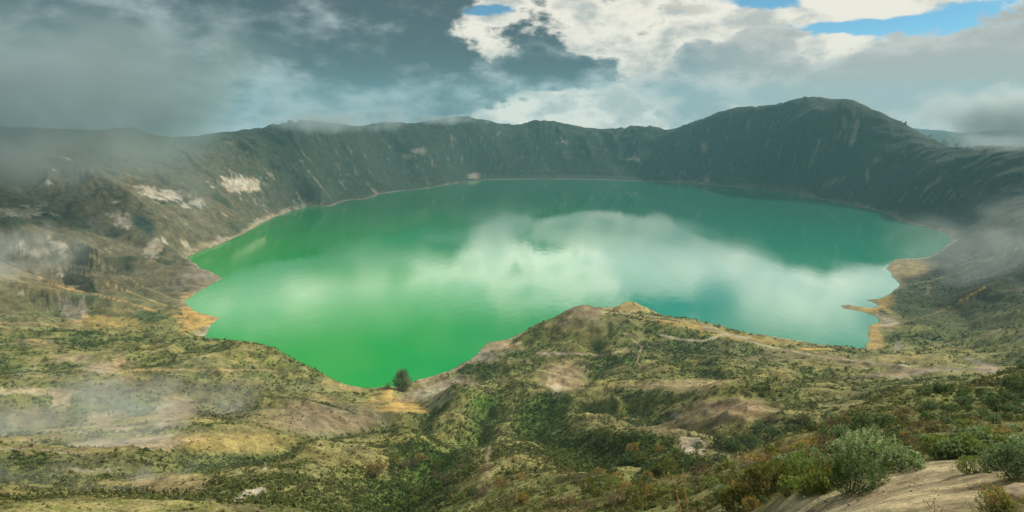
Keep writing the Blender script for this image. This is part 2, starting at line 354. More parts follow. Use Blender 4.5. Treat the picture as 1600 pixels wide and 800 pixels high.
for a_ in [([(560, 150), (640, 260), (700, 380), (755, 500), (775, 600)], 20, 24), ([(1010, 190), (915, 320), (850, 450), (845, 540)], 20, 30), ([(1110, 330), (1010, 420), (910, 520)], 13, 24),
           ([(-60, 370), (120, 430), (250, 480), (360, 510)], 22, 48), ([(1260, 240), (1130, 340), (1000, 480)], 11, 22), ([(640, 470), (660, 560), (650, 640)], 12, 22), ([(900, 600), (950, 700), (930, 790)], 12, 24),
           ([(1200, 480), (1110, 590), (1040, 700)], 12, 30), ([(1240, 560), (1330, 600), (1400, 590)], 8, 26), ([(300, 250), (420, 340), (520, 430), (600, 520)], 14, 22), ([(60, 210), (250, 270), (380, 330)], 10, 18),
           ([(1480, 1350), (1440, 1180), (1400, 1100)], 16, 45), ([(1640, 1050), (1520, 960), (1420, 900)], 14, 34), ([(60, 1500), (170, 1400), (300, 1360)], 26, 50), ([(-20, 1180), (130, 1120), (270, 1150)], 22, 44), ([(40, 980), (170, 960), (260, 1000)], 14, 34),
           ([(60, 1010), (160, 1040), (245, 1080)], -14, 26), ([(-60, 1300), (100, 1250), (290, 1240)], -20, 40), ([(100, 1700), (210, 1600), (320, 1500)], -26, 50), ([(1660, 1300), (1540, 1270), (1430, 1290)], -16, 40), ([(1620, 1060), (1500, 1040), (1430, 1060)], -12, 30),
           ([(850, 700), (800, 620), (745, 560), (725, 530)], -9, 22), ([(980, 300), (930, 360), (860, 400)], -8, 18), ([(690, 330), (640, 400), (600, 470)], -9, 18), ([(1060, 760), (960, 760), (880, 800)], -6, 18)]:
    carve(*a_)
micro = fbm(GX, GY, 6, 5, .5, 61, minwl=minw) * .35 * sst(GR, 4, 20)
land = base + relief + micro
minr = np.clip(sdn * .16, 0, 13)
rise = np.maximum(land - WATER, minr)
t = sst(sdn, 5, 95)
near = np.minimum(rise, sdn * .75 + .3)
H_out = WATER + near * (1 - t) + rise * t
H_in = WATER - .3 + np.maximum(-12, sdn * .45)
GZ = np.where(sdn > 0, H_out, H_in)
GZ = np.where((sdf < 900) | (GR < 4300), GZ, land)
# fit the rim to its surveyed height
rp = np.array(rim, float); ru = np.array([ray(a, b) for a, b, _ in rim]); raz = np.arctan(ru[:, 0]); rv = ru[:, 1] * np.cos(raz); rl = np.log(rp[:, 2] / np.cos(raz))
tv = np.interp(AZ, raz, rv); tl = np.interp(AZ, raz, rl)
far = np.abs(np.log(GR) - tl[:, None]) < .22
act = np.max(np.where(far, GZ / GR, -9), axis=1)
dv = np.clip(tv - act, -.03, .03) * (AZ > raz[0]) * (AZ < raz[-1])
ker = np.exp(-np.linspace(-2, 2, 31) ** 2); ker /= ker.sum(); dv = np.convolve(dv, ker, 'same')
GZ = GZ + dv[:, None] * GR * np.exp(-((np.log(GR) - tl[:, None]) / .15) ** 2) * (sdf > 60) * sst(sdf, 60, 260)
def ground(X, Y):
    return bil(GZ, AZ, np.log(RR), np.arctan2(X, Y), np.log(np.hypot(X, Y)))

# ------------------------------------------------------------------ ground cover colours (plants, soil and rock as they lie on the land)
PX, PY = project(GX, GY, GZ)
dZr = np.gradient(GZ, axis=1) / np.gradient(GR, axis=1)
dZa = np.gradient(GZ, axis=0) / (np.gradient(GA, axis=0) * GR)
slope = np.sqrt(dZr ** 2 + dZa ** 2)
def C(*c): return np.array(c, np.float32)
def lerp(col, c, m): return col * (1 - m[..., None]) + c * m[..., None]
n1 = fbm(GX, GY, 160, 9, .60, 71, minwl=minw * .3); n2 = fbm(GX, GY, 45, 8, .68, 81, minwl=minw * .3); n3 = fbm(GX, GY, 12, 6, .72, 91, minwl=minw * .3)
n4 = fbm(GX, GY, 400, 5, .55, 101)
s1 = fbm(theta * 1500 / 60 + wrp * 2, rad / 160, 1.0, 6, .6, 111); s2 = fbm(theta * 1500 / 26 + wrp * 3, rad / 60, 1.0, 5, .62, 121)
col = np.zeros(GX.shape + (3,), np.float32) + C(.114, .128, .040)
col = lerp(col, C(.205, .188, .078), sst(n2 + n3 * .7 + n1 * .4 + (rid - .1) * .5, .08, .46) * .85)      # dry straw grass
col = lerp(col, C(.175, .135, .085), sst(-n1 + n3 * .5, .10, .40) * .6)                # bare brown soil
grn = sst(-n2 + n3 * .8 + n4 * .5 - (rid - .1) * .7, .00, .30)
col = lerp(col, C(.062, .088, .026), grn * .80)
col = lerp(col, C(.045, .090, .016), np.clip(green_floor * 1.1 - .15 + n3 * .8, 0, 1) * .75)                                          # scrub
farm = sst(GR, 1000, 1500) * np.where(sdf > 0, 1, 1)
# crater wall: dark scrub and pale rock in streaks running down to the water
wcol = np.zeros_like(col) + C(.024, .034, .024)
left = sst(-GX / GR, .15, .55) * (1 - sst(GR, 1900, 2900))
wcol = lerp(wcol, C(.098, .088, .052), np.clip(left + .25 * sst(GX / GR, .5, .7) * (1 - sst(GR, 1300, 1900)), 0, 1))
wcol = lerp(wcol, C(.020, .034, .018), sst(-s1 + n2 * .5, .12, .42) * .75)
wcol = lerp(wcol, C(.150, .135, .070), sst(s1 + s2 * .4, .18, .50) * (.10 + .5 * left))
rock = sst(s2 + s1 * .5 + n2 * .7 + sst(slope, .6, 1.1) * .18 - .08 * sst(rad, 1300, 2200), .46, .62)
wcol = lerp(wcol, C(.36, .33, .27), rock * (.20 + .55 * left))
col = lerp(col, wcol, farm)
# pale strand all round the lake, strongest on the far side
strand = (1 - sst(sdn + n3 * 14, 6, 26)) * (sdn > -30)
col = lerp(col, C(.30, .26, .19), strand * (1 - .5 * sst(GR, 1900, 2900)) * (.35 + .45 * sst(n1 + n3, -.2, .3)))
# patches, laid on the ground where the survey places them: (px, py, rx, ry, colour, Dmin, Dmax, strength)
def patch(cx, cy_, rx, ry, c, d0, d1, st=.9, ang=0, soft=.5, rough=.6):
    global col
    sel = (PX > cx - rx * 2.4 - ry) & (PX < cx + rx * 2.4 + ry) & (PY > cy_ - ry * 2.4 - rx * abs(math.sin(ang)) * 2.4) & (PY < cy_ + ry * 2.4 + rx * abs(math.sin(ang)) * 2.4) & (GY > d0) & (GY < d1) & (GZ > WATER + .2)
    if not sel.any(): return
    a, b = math.cos(ang), math.sin(ang)
    x = PX[sel] - cx; y = PY[sel] - cy_
    q = np.hypot((x * a + y * b) / rx, (-x * b + y * a) / ry)
    hard = max(c) > .28 and d1 > 30
    if d0 >= 2000: st *= .5
    if hard: rough, soft = 2.2, .22
    m = 1 - sst(q + (n3[sel] * .8 + n2[sel] * .8) * rough, 1 - soft, 1 + soft)
    col[sel] = col[sel] * (1 - m * st)[:, None] + np.asarray(c, np.float32) * (m * st)[:, None]
def path(pts, w, c, d0, d1, st=.9):
    global col
    x0 = min(p[0] for p in pts) - 12; x1 = max(p[0] for p in pts) + 12; y0 = min(p[1] for p in pts) - 12; y1 = max(p[1] for p in pts) + 12
    sel = (PX > x0) & (PX < x1) & (PY > y0) & (PY < y1) & (GY > d0) & (GY < d1) & (GZ > WATER + .2)
    if not sel.any(): return
    x = PX[sel]; y = PY[sel]; d = np.full(x.shape, 1e9)
    for (ax, ay), (bx, by) in zip(pts[:-1], pts[1:]):
        ex, ey = bx - ax, by - ay; tt = np.clip(((x - ax) * ex + (y - ay) * ey) / (ex * ex + ey * ey), 0, 1)
        d = np.minimum(d, np.hypot(x - ax - tt * ex, (y - ay - tt * ey) * 1.6))
    m = (1 - sst(d + n3[sel] * w * .5, w * .5, w * 1.3)) * st
    col[sel] = col[sel] * (1 - m)[:, None] + np.asarray(c, np.float32) * m[:, None]
GOLD, SAND, PALE, GREEN, DGREEN, SOIL, ROCK, STRAW, PINK = (.36, .25, .085), (.32, .25, .15), (.33, .29, .22), (.060, .125, .020), (.030, .055, .016), (.19, .15, .10), (.31, .28, .225), (.27, .225, .10), (.27, .19, .13)
for p in [(315, 497, 30, 22, GOLD, 900, 1150, .9), (300, 470, 16, 12, GOLD, 1000, 1250, .5), (985, 482, 28, 9, (.36, .28, .12), 940, 1080, .95), (915, 488, 28, 10, (.27, .21, .14), 820, 960, .8), (1060, 505, 60, 5, GOLD, 780, 920, .6, .2), (1180, 530, 60, 5, GOLD, 760, 900, .5, .1),
          (905, 505, 38, 9, (.24, .20, .12), 780, 940, .6), (1345, 487, 34, 7, GOLD, 950, 1250, .8), (1385, 470, 16, 16, GOLD, 950, 1300, .7), (1365, 525, 14, 20, GOLD, 840, 1060, .8), (1395, 500, 14, 14, STRAW, 900, 1150, .6), (1420, 418, 34, 14, (.27, .22, .12), 1250, 1700, .8),
          (1390, 503, 9, 7, ROCK, 900, 1200, .8), (1403, 544, 9, 7, ROCK, 800, 950, .7), (1450, 455, 5, 12, ROCK, 1000, 1300, .5, .2),
          (1430, 470, 45, 28, (.050, .066, .030), 980, 1300, .75), (1400, 560, 60, 6, STRAW, 700, 900, .7), (1450, 583, 60, 9, (.25, .205, .165), 560, 800, .85), (1380, 590, 40, 8, (.24, .20, .15), 500, 800, .6),
          (1550, 580, 28, 9, (.27, .22, .18), 500, 800, .8, .3), (1580, 640, 30, 30, DGREEN, 60, 160, .5), (1500, 590, 30, 6, (.24, .2, .15), 560, 800, .6),
          (620, 640, 45, 20, GOLD, 560, 720, .75), (606, 615, 12, 6, GOLD, 640, 740, .9), (690, 606, 60, 12, (.28, .235, .18), 600, 800, .85, -.25), (768, 552, 32, 12, (.27, .22, .18), 720, 900, .9, -.35), (790, 537, 16, 6, SAND, 780, 900, .9), (680, 622, 24, 16, (.24, .24, .15), 560, 720, .8),
          (750, 580, 34, 15, (.050, .075, .022), 640, 830, .85), (800, 555, 50, 9, (.06, .085, .03), 740, 880, .6), (755, 630, 22, 10, GREEN, 480, 700, .8), (880, 590, 34, 24, (.27, .21, .125), 560, 800, .8), (872, 612, 9, 12, PALE, 560, 700, .7),
          (840, 650, 40, 18, (.055, .10, .02), 400, 640, .75), (870, 625, 28, 14, (.055, .10, .02), 440, 640, .7), (940, 565, 30, 14, (.05, .07, .025), 580, 780, .7), (985, 565, 16, 6, GREEN, 560, 760, .6), (1000, 610, 45, 14, (.06, .085, .03), 460, 640, .6),
          (1080, 545, 90, 14, (.055, .075, .030), 600, 800, .6), (1090, 602, 110, 8, (.27, .215, .12), 440, 660, .8), (1145, 640, 60, 16, (.20, .15, .095), 330, 460, .85), (1060, 660, 70, 18, (.19, .14, .09), 260, 420, .6), (1075, 700, 12, 12, PALE, 180, 330, .8, .2), (1056, 650, 8, 5, ROCK, 300, 460, .8), (1095, 705, 6, 8, PALE, 180, 330, .6),
          (990, 648, 26, 5, PALE, 330, 460, .6), (665, 740, 50, 26, (.060, .115, .020), 180, 420, .7), (640, 700, 40, 14, (.06, .10, .025), 300, 500, .55), (1000, 690, 40, 14, (.07, .13, .02), 200, 360, .6), (1085, 725, 20, 8, (.045, .10, .015), 120, 300, .6),
          (500, 655, 90, 26, (.175, .135, .095), 380, 600, .75), (470, 605, 70, 12, (.12, .13, .055), 520, 720, .7), (530, 600, 30, 10, STRAW, 600, 740, .5), (350, 640, 60, 30, (.085, .085, .05), 380, 600, .6),
          (60, 612, 70, 5, PALE, 430, 640, .6), (95, 623, 12, 12, SAND, 400, 620, .8), (165, 655, 34, 14, (.30, .25, .16), 330, 520, .85), (270, 645, 34, 24, (.26, .225, .165), 340, 560, .8, -.6), (60, 655, 60, 20, (.16, .135, .09), 340, 520, .7), (240, 605, 120, 10, (.075, .082, .045), 430, 620, .7),
          (160, 575, 28, 10, (.26, .22, .16), 520, 680, .8), (118, 560, 40, 5, SAND, 540, 720, .8), (185, 566, 10, 12, SAND, 520, 700, .6), (210, 693, 110, 9, (.29, .24, .17), 280, 420, .85, -.08), (40, 708, 90, 9, (.26, .23, .17), 240, 400, .7), (370, 690, 90, 16, (.25, .20, .075), 260, 420, .8),
          (160, 735, 30, 5, ROCK, 180, 320, .8), (115, 735, 10, 6, ROCK, 180, 320, .7), (395, 770, 22, 4, ROCK, 140, 280, .7, -.35), (415, 730, 4, 10, ROCK, 180, 320, .5), (260, 755, 60, 16, (.22, .17, .10), 150, 300, .6), (120, 720, 120, 14, (.06, .08, .035), 200, 360, .5),
          (375, 287, 30, 11, ROCK, 1800, 2800, .95, .1), (255, 305, 34, 8, ROCK, 1500, 2300, .9, .2), (300, 318, 18, 6, ROCK, 1500, 2200, .8), (35, 330, 30, 8, ROCK, 1200, 1700, .9), (190, 345, 12, 18, ROCK, 1200, 1900, .8, -.7), (90, 385, 16, 8, ROCK, 1000, 1500, .8, .6), (240, 390, 12, 12, ROCK, 1100, 1800, .7), (130, 480, 7, 12, ROCK, 850, 1200, .8), (110, 485, 12, 26, (.24, .21, .17), 850, 1200, .6, -.7), (225, 350, 22, 12, (.028, .045, .035), 1200, 1900, .9, .6),
          (120, 350, 30, 10, (.035, .05, .03), 1100, 1600, .6, .5), (300, 440, 40, 14, (.15, .13, .10), 1000, 1500, .7), (325, 425, 26, 10, (.17, .15, .12), 1100, 1500, .8), (40, 430, 60, 24, (.18, .145, .07), 850, 1300, .6), (160, 505, 60, 8, GOLD, 800, 1100, .45), (235, 495, 20, 10, (.045, .075, .025), 850, 1100, .7),
          (1268, 246, 8, 3, ROCK, 2400, 3100, .9), (1335, 210, 4, 22, ROCK, 2300, 2950, .7, .25), (1356, 275, 3, 10, ROCK, 2000, 2800, .8), (1320, 190, 5, 10, ROCK, 2500, 3000, .5), (1300, 285, 20, 5, ROCK, 2200, 2800, .5, -.4), (990, 248, 10, 3, ROCK, 3300, 3800, .8), (1100, 230, 5, 6, ROCK, 2900, 3500, .7), (740, 275, 9, 5, ROCK, 3200, 3700, .9), (880, 222, 8, 4, ROCK, 3300, 3900, .6), (655, 235, 10, 5, ROCK, 2900, 3400, .7), (640, 244, 10, 3, ROCK, 2900, 3400, .5), (1105, 280, 6, 4, ROCK, 2600, 3200, .8),
          (1440, 768, 140, 42, (.38, .315, .19), 6, 18.5, .97), (1480, 735, 70, 18, (.38, .315, .19), 10, 20, .95), (1280, 797, 90, 20, (.34, .30, .19), 10, 22, .95), (1420, 648, 36, 12, (.32, .23, .065), 100, 150, .85), (1330, 660, 36, 8, (.28, .21, .07), 85, 135, .6), (1270, 690, 50, 9, (.33, .21, .05), 60, 100, .75, -.25), (1180, 715, 24, 10, (.33, .21, .05), 60, 110, .6),
          (1520, 672, 60, 6, (.30, .19, .05), 60, 100, .6), (1500, 690, 100, 14, (.07, .085, .03), 25, 70, .5)]:
    patch(*p)
for p in [([(1030, 522), (1060, 530), (1100, 533), (1130, 522), (1170, 528)], 2.4, PALE, 640, 900), ([(960, 519), (984, 522), (987, 530), (1003, 542), (1000, 550), (975, 548), (940, 555), (905, 552)], 1.5, (.28, .24, .15), 640, 900), ([(1100, 512), (1145, 524), (1200, 542), (1290, 558)], 3.0, (.25, .215, .15), 640, 900, .75),
          ([(940, 487), (1010, 494), (1080, 503), (1120, 514)], 2.0, (.26, .225, .15), 780, 960, .7), ([(1000, 553), (996, 562), (1000, 575)], 1.3, PINK, 600, 800), ([(900, 484), (888, 500), (880, 507)], 1.6, PALE, 800, 950), ([(840, 552), (870, 553), (910, 552)], 3, (.27, .23, .19), 700, 860),
          ([(1510, 560), (1545, 572), (1560, 582), (1530, 590)], 4, (.32, .27, .22), 540, 850), ([(1290, 558), (1350, 565), (1420, 572)], 2.4, (.26, .21, .16), 560, 900), ([(60, 432), (100, 450), (150, 460), (200, 473), (245, 487)], 2, (.30, .21, .085), 850, 1300), ([(160, 440), (220, 463), (260, 478)], 1.8, (.28, .22, .09), 900, 1350), ([(0, 505), (60, 505), (130, 516)], 2, (.28, .21, .10), 800, 1000),
          ([(130, 390), (180, 425), (230, 450), (300, 480)], 1.5, (.20, .17, .09), 950, 1600), ([(1400, 446), (1450, 440), (1500, 425), (1540, 408), (1600, 385)], 1.4, (.22, .19, .09), 1000, 1500, .5), ([(1410, 505), (1460, 490), (1520, 465), (1600, 450)], 1.5, (.2, .17, .09), 850, 1300, .5), ([(1500, 470), (1540, 448)], 2, GOLD, 850, 1200),
          ([(360, 580), (300, 577), (200, 578), (420, 578), (470, 588)], 1.6, (.30, .22, .11), 520, 760), ([(420, 620), (470, 622), (540, 640), (560, 648)], 2, (.045, .06, .025), 480, 680), ([(740, 770), (760, 740), (765, 700)], 3, (.26, .20, .13), 180, 400), ([(1250, 545), (1300, 546)], 2, GOLD, 700, 860), ([(520, 582), (545, 602), (562, 612)], 3, (.20, .14, .09), 640, 760), ([(740, 560), (712, 578), (690, 590), (655, 598)], 2.5, (.24, .18, .14), 640, 900)]:
    path(*p)
# uneven random tone of the ground cover close by
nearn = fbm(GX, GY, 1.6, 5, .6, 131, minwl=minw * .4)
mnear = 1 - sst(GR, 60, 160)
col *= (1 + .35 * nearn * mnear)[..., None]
col = np.clip(col, .012, .6)
wetm = sst(-sdn, -2, 1)
col = lerp(col, C(.06, .10, .05), wetm)

def mesh_from(name, V, F, mat, colors=None, smooth=True, parent=None):
    me = bpy.data.meshes.new(name)
    V = np.ascontiguousarray(V, np.float32); F = np.ascontiguousarray(F, np.int32)
    k = F.shape[1]
    me.vertices.add(len(V)); me.vertices.foreach_set('co', V.ravel())
    me.loops.add(F.size); me.loops.foreach_set('vertex_index', F.ravel())
    me.polygons.add(len(F)); me.polygons.foreach_set('loop_start', np.arange(0, F.size, k, dtype=np.int32))
    if smooth: me.polygons.foreach_set('use_smooth', np.ones(len(F), bool))
    if colors is not None:
        ca = me.color_attributes.new('cover', 'FLOAT_COLOR', 'POINT')
        ca.data.foreach_set('color', np.c_[colors, np.ones(len(colors))].astype(np.float32).ravel())
    me.update(calc_edges=True); me.materials.append(mat)
    o = bpy.data.objects.new(name, me); scn.collection.objects.link(o)
    if parent: o.parent = parent
    return o
def tag(o, label=None, cat=None, group=None, kind=None):
    if label: o['label'] = label
    if cat: o['category'] = cat
    if group: o['group'] = group
    if kind: o['kind'] = kind
    return o

def new_mat(name):
    m = bpy.data.materials.new(name); m.use_nodes = True; T = NT(m.node_tree); T.n.clear()
    out = T.node('ShaderNodeOutputMaterial'); return m, T, out
m_ground, T, out = new_mat('grass_soil_rock')
att = T.node('ShaderNodeAttribute', {'attribute_name': 'cover'}).outputs['Color']
pos = T.node('ShaderNodeTexCoord').outputs['Object']
a1 = T.noise(pos, .045, 12, .80); a2 = T.noise(pos, .8, 8, .8); a3 = T.noise(T.v('ADD', pos, (31, 7, 3)), .012, 12, .66)
f1 = T.m('MULTIPLY', T.ss(a1, .36, .64, .52, 1.48), T.ss(a2, .34, .66, .55, 1.45))
a4 = T.noise(pos, 11.0, 6, .75); f1 = T.m('MULTIPLY', f1, T.ss(a4, .34, .66, .72, 1.28))
cc = T.v('MULTIPLY', att, T.node('ShaderNodeCombineXYZ', None, i0=f1, i1=f1, i2=f1).outputs[0])
cc = T.mix(T.ss(a3, .42, .66, 0, .45), cc, T.mul3(cc, (1.25, 1.02, .72)))
bmp = T.node('ShaderNodeBump', None, Strength=.55, Distance=1.6, Height=a1)
bmp2 = T.node('ShaderNodeBump', None, Strength=.6, Distance=.14, Height=a2, Normal=bmp.outputs[0])
b = T.node('ShaderNodeBsdfPrincipled', None, Base_Color=cc, Roughness=.95, Normal=T.node('ShaderNodeBump', None, Strength=.7, Distance=.02, Height=a4, Normal=bmp2.outputs[0]).outputs[0])
b.inputs['Specular IOR Level'].default_value = .12
T.l.new(b.outputs[0], out.inputs[0])

na, nr = GX.shape
idx = np.arange(na * nr).reshape(na, nr)
F = np.stack([idx[:-1, :-1], idx[1:, :-1], idx[1:, 1:], idx[:-1, 1:]], -1).reshape(-1, 4)
V = np.stack([GX, GY, GZ], -1).reshape(-1, 3)
V = np.r_[V, [[0, 0, -1.65]]]
colv = np.r_[col.reshape(-1, 3), [[.2, .17, .1]]]
ter = mesh_from('terrain', V, F, m_ground, colv)
tag(ter, 'crater slopes, plateaus and ravines of olive and straw coloured scrubland around the lake', kind='structure')

# ------------------------------------------------------------------ water
m_w, T, out = new_mat('lake_water')
pos = T.node('ShaderNodeTexCoord').outputs['Object']
sx = T.node('ShaderNodeSeparateXYZ', None, i0=pos)
X_, Y_ = sx.outputs[0], sx.outputs[1]
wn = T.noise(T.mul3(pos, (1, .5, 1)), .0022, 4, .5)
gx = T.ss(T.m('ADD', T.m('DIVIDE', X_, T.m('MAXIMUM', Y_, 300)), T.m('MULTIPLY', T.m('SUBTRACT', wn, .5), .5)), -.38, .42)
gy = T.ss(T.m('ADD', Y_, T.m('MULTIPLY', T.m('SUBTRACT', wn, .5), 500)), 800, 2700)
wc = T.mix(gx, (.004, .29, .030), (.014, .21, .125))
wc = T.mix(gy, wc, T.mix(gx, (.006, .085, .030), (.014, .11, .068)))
r1 = T.noise(T.mul3(pos, (1, .55, 1)), .06, 6, .6)
r2 = T.noise(T.mul3(pos, (1, .4, 1)), .004, 4, .5)
bm = T.node('ShaderNodeBump', None, Strength=.22, Distance=.6, Height=r1)
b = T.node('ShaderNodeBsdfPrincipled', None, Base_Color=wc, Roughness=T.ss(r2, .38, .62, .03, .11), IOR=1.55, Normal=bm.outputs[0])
T.l.new(b.outputs[0], out.inputs[0])
wx = np.linspace(-1150, 1650, 60); wy = np.linspace(600, 3650, 60)
WX, WY = np.meshgrid(wx, wy, indexing='ij'); ii = np.arange(3600).reshape(60, 60)
wat = mesh_from('lake', np.stack([WX, WY, WX * 0 + WATER], -1).reshape(-1, 3), np.stack([ii[:-1, :-1], ii[1:, :-1], ii[1:, 1:], ii[:-1, 1:]], -1).reshape(-1, 4), m_w)
tag(wat, 'still emerald green crater lake mirroring the clouds', kind='structure')

# ------------------------------------------------------------------ haze and low mist
m_h, T, out = new_mat('haze_air')
vp = T.node('ShaderNodeVolumePrincipled', None, Color=(.34, .78, .95), Density=5.5e-5, Anisotropy=0.0)
T.l.new(vp.outputs[0], out.inputs['Volume'])
def box(name, c, s, mat):
    v = np.array([[x, y, z] for x in (-.5, .5) for y in (-.5, .5) for z in (-.5, .5)]) * s + c
    f = np.array([[0, 1, 3, 2], [4, 6, 7, 5], [0, 4, 5, 1], [2, 3, 7, 6], [0, 2, 6, 4], [1, 5, 7, 3]])
    return mesh_from(name, v, f, mat, smooth=False)
zl = float(GZ.min()) - 2
box('haze', (0, 0, (zl + 420) / 2), (19500, 19500, 420 - zl), m_h)
tag(bpy.data.objects['haze'], 'thin pale haze filling the crater', kind='stuff')
import bmesh
def mist(name, label, c, r, dens, colr, nscale, lo, hi, rot=0, step=None):
    m, T, out = new_mat('mist_air')
    pos = T.node('ShaderNodeTexCoord').outputs['Object']           # unit ball coordinates times the radii
    ln = T.v('LENGTH', T.v('DIVIDE', pos, tuple(r)))
    n = T.noise(pos, nscale, 5, .6, .5)
    edge = T.ss(ln, .10, 1.0, 1.0, 0.0)
    n = T.m('MULTIPLY_ADD', T.m('SUBTRACT', n, .5), 3.2, .5)
    d = T.ss(T.m('SUBTRACT', n, T.m('MULTIPLY', T.m('SUBTRACT', 1, edge), 1.15)), lo, hi)
    d = T.m('MULTIPLY', d, dens)
    vp = T.node('ShaderNodeVolumePrincipled', None, Color=colr, Density=d, Anisotropy=0.1)
    T.l.new(vp.outputs[0], out.inputs['Volume'])
    bm = bmesh.new(); bmesh.ops.create_icosphere(bm, subdivisions=3, radius=1.0)
    me = bpy.data.meshes.new(name)
    for v in bm.verts: v.co = Vector((v.co.x * r[0], v.co.y * r[1], v.co.z * r[2]))
    bm.to_mesh(me); bm.free(); me.materials.append(m)
    o = bpy.data.objects.new(name, me); scn.collection.objects.link(o); o.location = c; o.rotation_euler[2] = rot
    tag(o, label, kind='stuff')
    return o
def mist_at(px, py, D, r, *a, **k): return mist(k.pop('name', 'mist'), k.pop('label'), at(px, py, D), r, *a, **k)
mist_at(-60, 170, 1500, (1250, 560, 370), .0068, (.42, .52, .56), .0028, -.25, .75, name='cloud_bank', label='dark cloud bank sinking over the left crater rim')
mist_at(520, 190, 2600, (620, 260, 95), .0095, (.52, .62, .66), .0055, -.1, .8, name='cloud_bank', label='low cloud wisps lying along the middle of the far left rim')
mist_at(60, 245, 1300, (560, 240, 130), .0040, (.66, .76, .77), .006, -.15, .9, label='thin mist drifting down the left wall under the cloud')
mist_at(10, 700, 300, (210, 125, 52), .014, (.86, .93, .93), .020, -.12, .95, label='thin mist patch over the gully at lower left')
mist_at(235, 630, 430, (160, 80, 60), .011, (.86, .93, .93), .020, 0, .9, label='thin mist veil over the shaded bowl on the left')
mist_at(700, 186, 3350, (420, 220, 60), .0090, (.52, .62, .66), .006, -.1, .8, name='cloud_bank', label='low cloud wisp resting on the centre of the far rim')
mist_at(1575, 222, 1950, (330, 180, 60), .0040, (.80, .86, .87), .008, -.1, .8, label='thin mist spilling over the right end of the rim')
mist_at(40, 775, 165, (70, 40, 17), .016, (.86, .93, .93), .045, -.1, .95, label='faint mist at the bottom left corner')
mist_at(265, 765, 190, (50, 30, 15), .026, (.86, .93, .93), .06, 0, .9, label='small puff of mist at the bottom left')
mist_at(-20, 400, 1000, (320, 200, 110), .0070, (.86, .93, .93), .010, 0, .9, label='pale mist at the left edge above the plateau')
mist_at(1650, 400, 1080, (520, 320, 190), .0026, (.84, .91, .91), .008, -.15, .9, label='mist drifting across the right slope')
mist_at(1600, 178, 4300, (900, 520, 330), .0080, (.80, .85, .86), .0035, -.45, .7, label='white mist behind the right shoulder of the rim')

#OBJECTS_BELOW
# ------------------------------------------------------------------ plants and objects
R_ = np.random.RandomState(21)
def colat(A, L): return np.stack([bil(col[..., k], AZ, np.log(RR), A, L) for k in range(3)], -1)
def hit(px, py, dmin=3.0, dmax=4500.0):
    u, v = ray(px, py); D = np.exp(np.linspace(math.log(dmin), math.log(dmax), 3000))
    g = ground(u * D, D) - v * D
    k = np.argmax(g > 0)
    if g[k] <= 0: return None
    D0 = D[max(k, 1)]
    return np.array([u * D0, D0, float(ground(np.array([u * D0]), np.array([D0]))[0])])

def leaf_mat(name, rough=.6, spec=.25, trans=.0):
    m, T, out = new_mat(name)
    att = T.node('ShaderNodeAttribute', {'attribute_name': 'cover'}).outputs['Color']
    pos = T.node('ShaderNodeTexCoord').outputs['Object']
    k = T.ss(T.noise(pos, 9.0, 3, .6), .3, .7, .75, 1.25)
    cc = T.v('MULTIPLY', att, T.node('ShaderNodeCombineXYZ', None, i0=k, i1=k, i2=k).outputs[0])
    b = T.node('ShaderNodeBsdfPrincipled', None, Base_Color=cc, Roughness=rough)
    b.inputs['Specular IOR Level'].default_value = spec
    if trans:
        tr = T.node('ShaderNodeBsdfTranslucent', None, Color=cc)
        mx = T.node('ShaderNodeMixShader', None, i0=trans); T.l.new(b.outputs[0], mx.inputs[1]); T.l.new(tr.outputs[0], mx.inputs[2])
        T.l.new(mx.outputs[0], out.inputs[0])
    else: T.l.new(b.outputs[0], out.inputs[0])
    return m
m_leaf = leaf_mat('leaves', trans=.5)
m_scrub = leaf_mat('scrub_leaves', rough=.85, spec=.1, trans=.30)
m_bark = leaf_mat('bark', rough=.9, spec=.1)
m_stone = m_bark

def norm(a): return a / np.maximum(np.linalg.norm(a, axis=-1, keepdims=True), 1e-9)
def leaf_quads(base, dirn, length, width, droop=.15):
    """pointed leaves (two triangles folded at the midrib give body): base (n,3), dirn (n,3)"""
    n = len(base); rnd = norm(R_.randn(n, 3)); side = norm(np.cross(dirn, rnd)); nrm = np.cross(side, dirn)
    L = length[:, None]; w = width[:, None]
    p0 = base; p1 = base + dirn * L * .5 + side * w * .5 + nrm * w * .12; p3 = base + dirn * L * .5 - side * w * .5 + nrm * w * .12
    p2 = base + dirn * L + np.c_[np.zeros(n), np.zeros(n), -droop * length]
    V = np.stack([p0, p1, p2, p3], 1).reshape(-1, 3)
    F = np.arange(4 * n).reshape(n, 4)
    return V, F
def tubes(segs, mat, name, colr, parent=None, sides=5):
    Vs, Fs, o = [], [], 0
    for a, b, ra, rb in segs:
        a = np.array(a, float); b = np.array(b, float); d = norm(b - a); t = norm(np.cross(d, [0.3, .9, .2])); s = np.cross(d, t)
        for p, r in ((a, ra), (b, rb)):
            for k in range(sides):
                g = 2 * math.pi * k / sides; Vs.append(p + (t * math.cos(g) + s * math.sin(g)) * r)
        for k in range(sides): Fs.append([o + k, o + (k + 1) % sides, o + sides + (k + 1) % sides, o + sides + k])
        o += 2 * sides
    return mesh_from(name, np.array(Vs), np.array(Fs), mat, np.tile(np.array(colr), (len(Vs), 1)) * R_.uniform(.8, 1.2, (len(Vs), 1)), parent=parent)

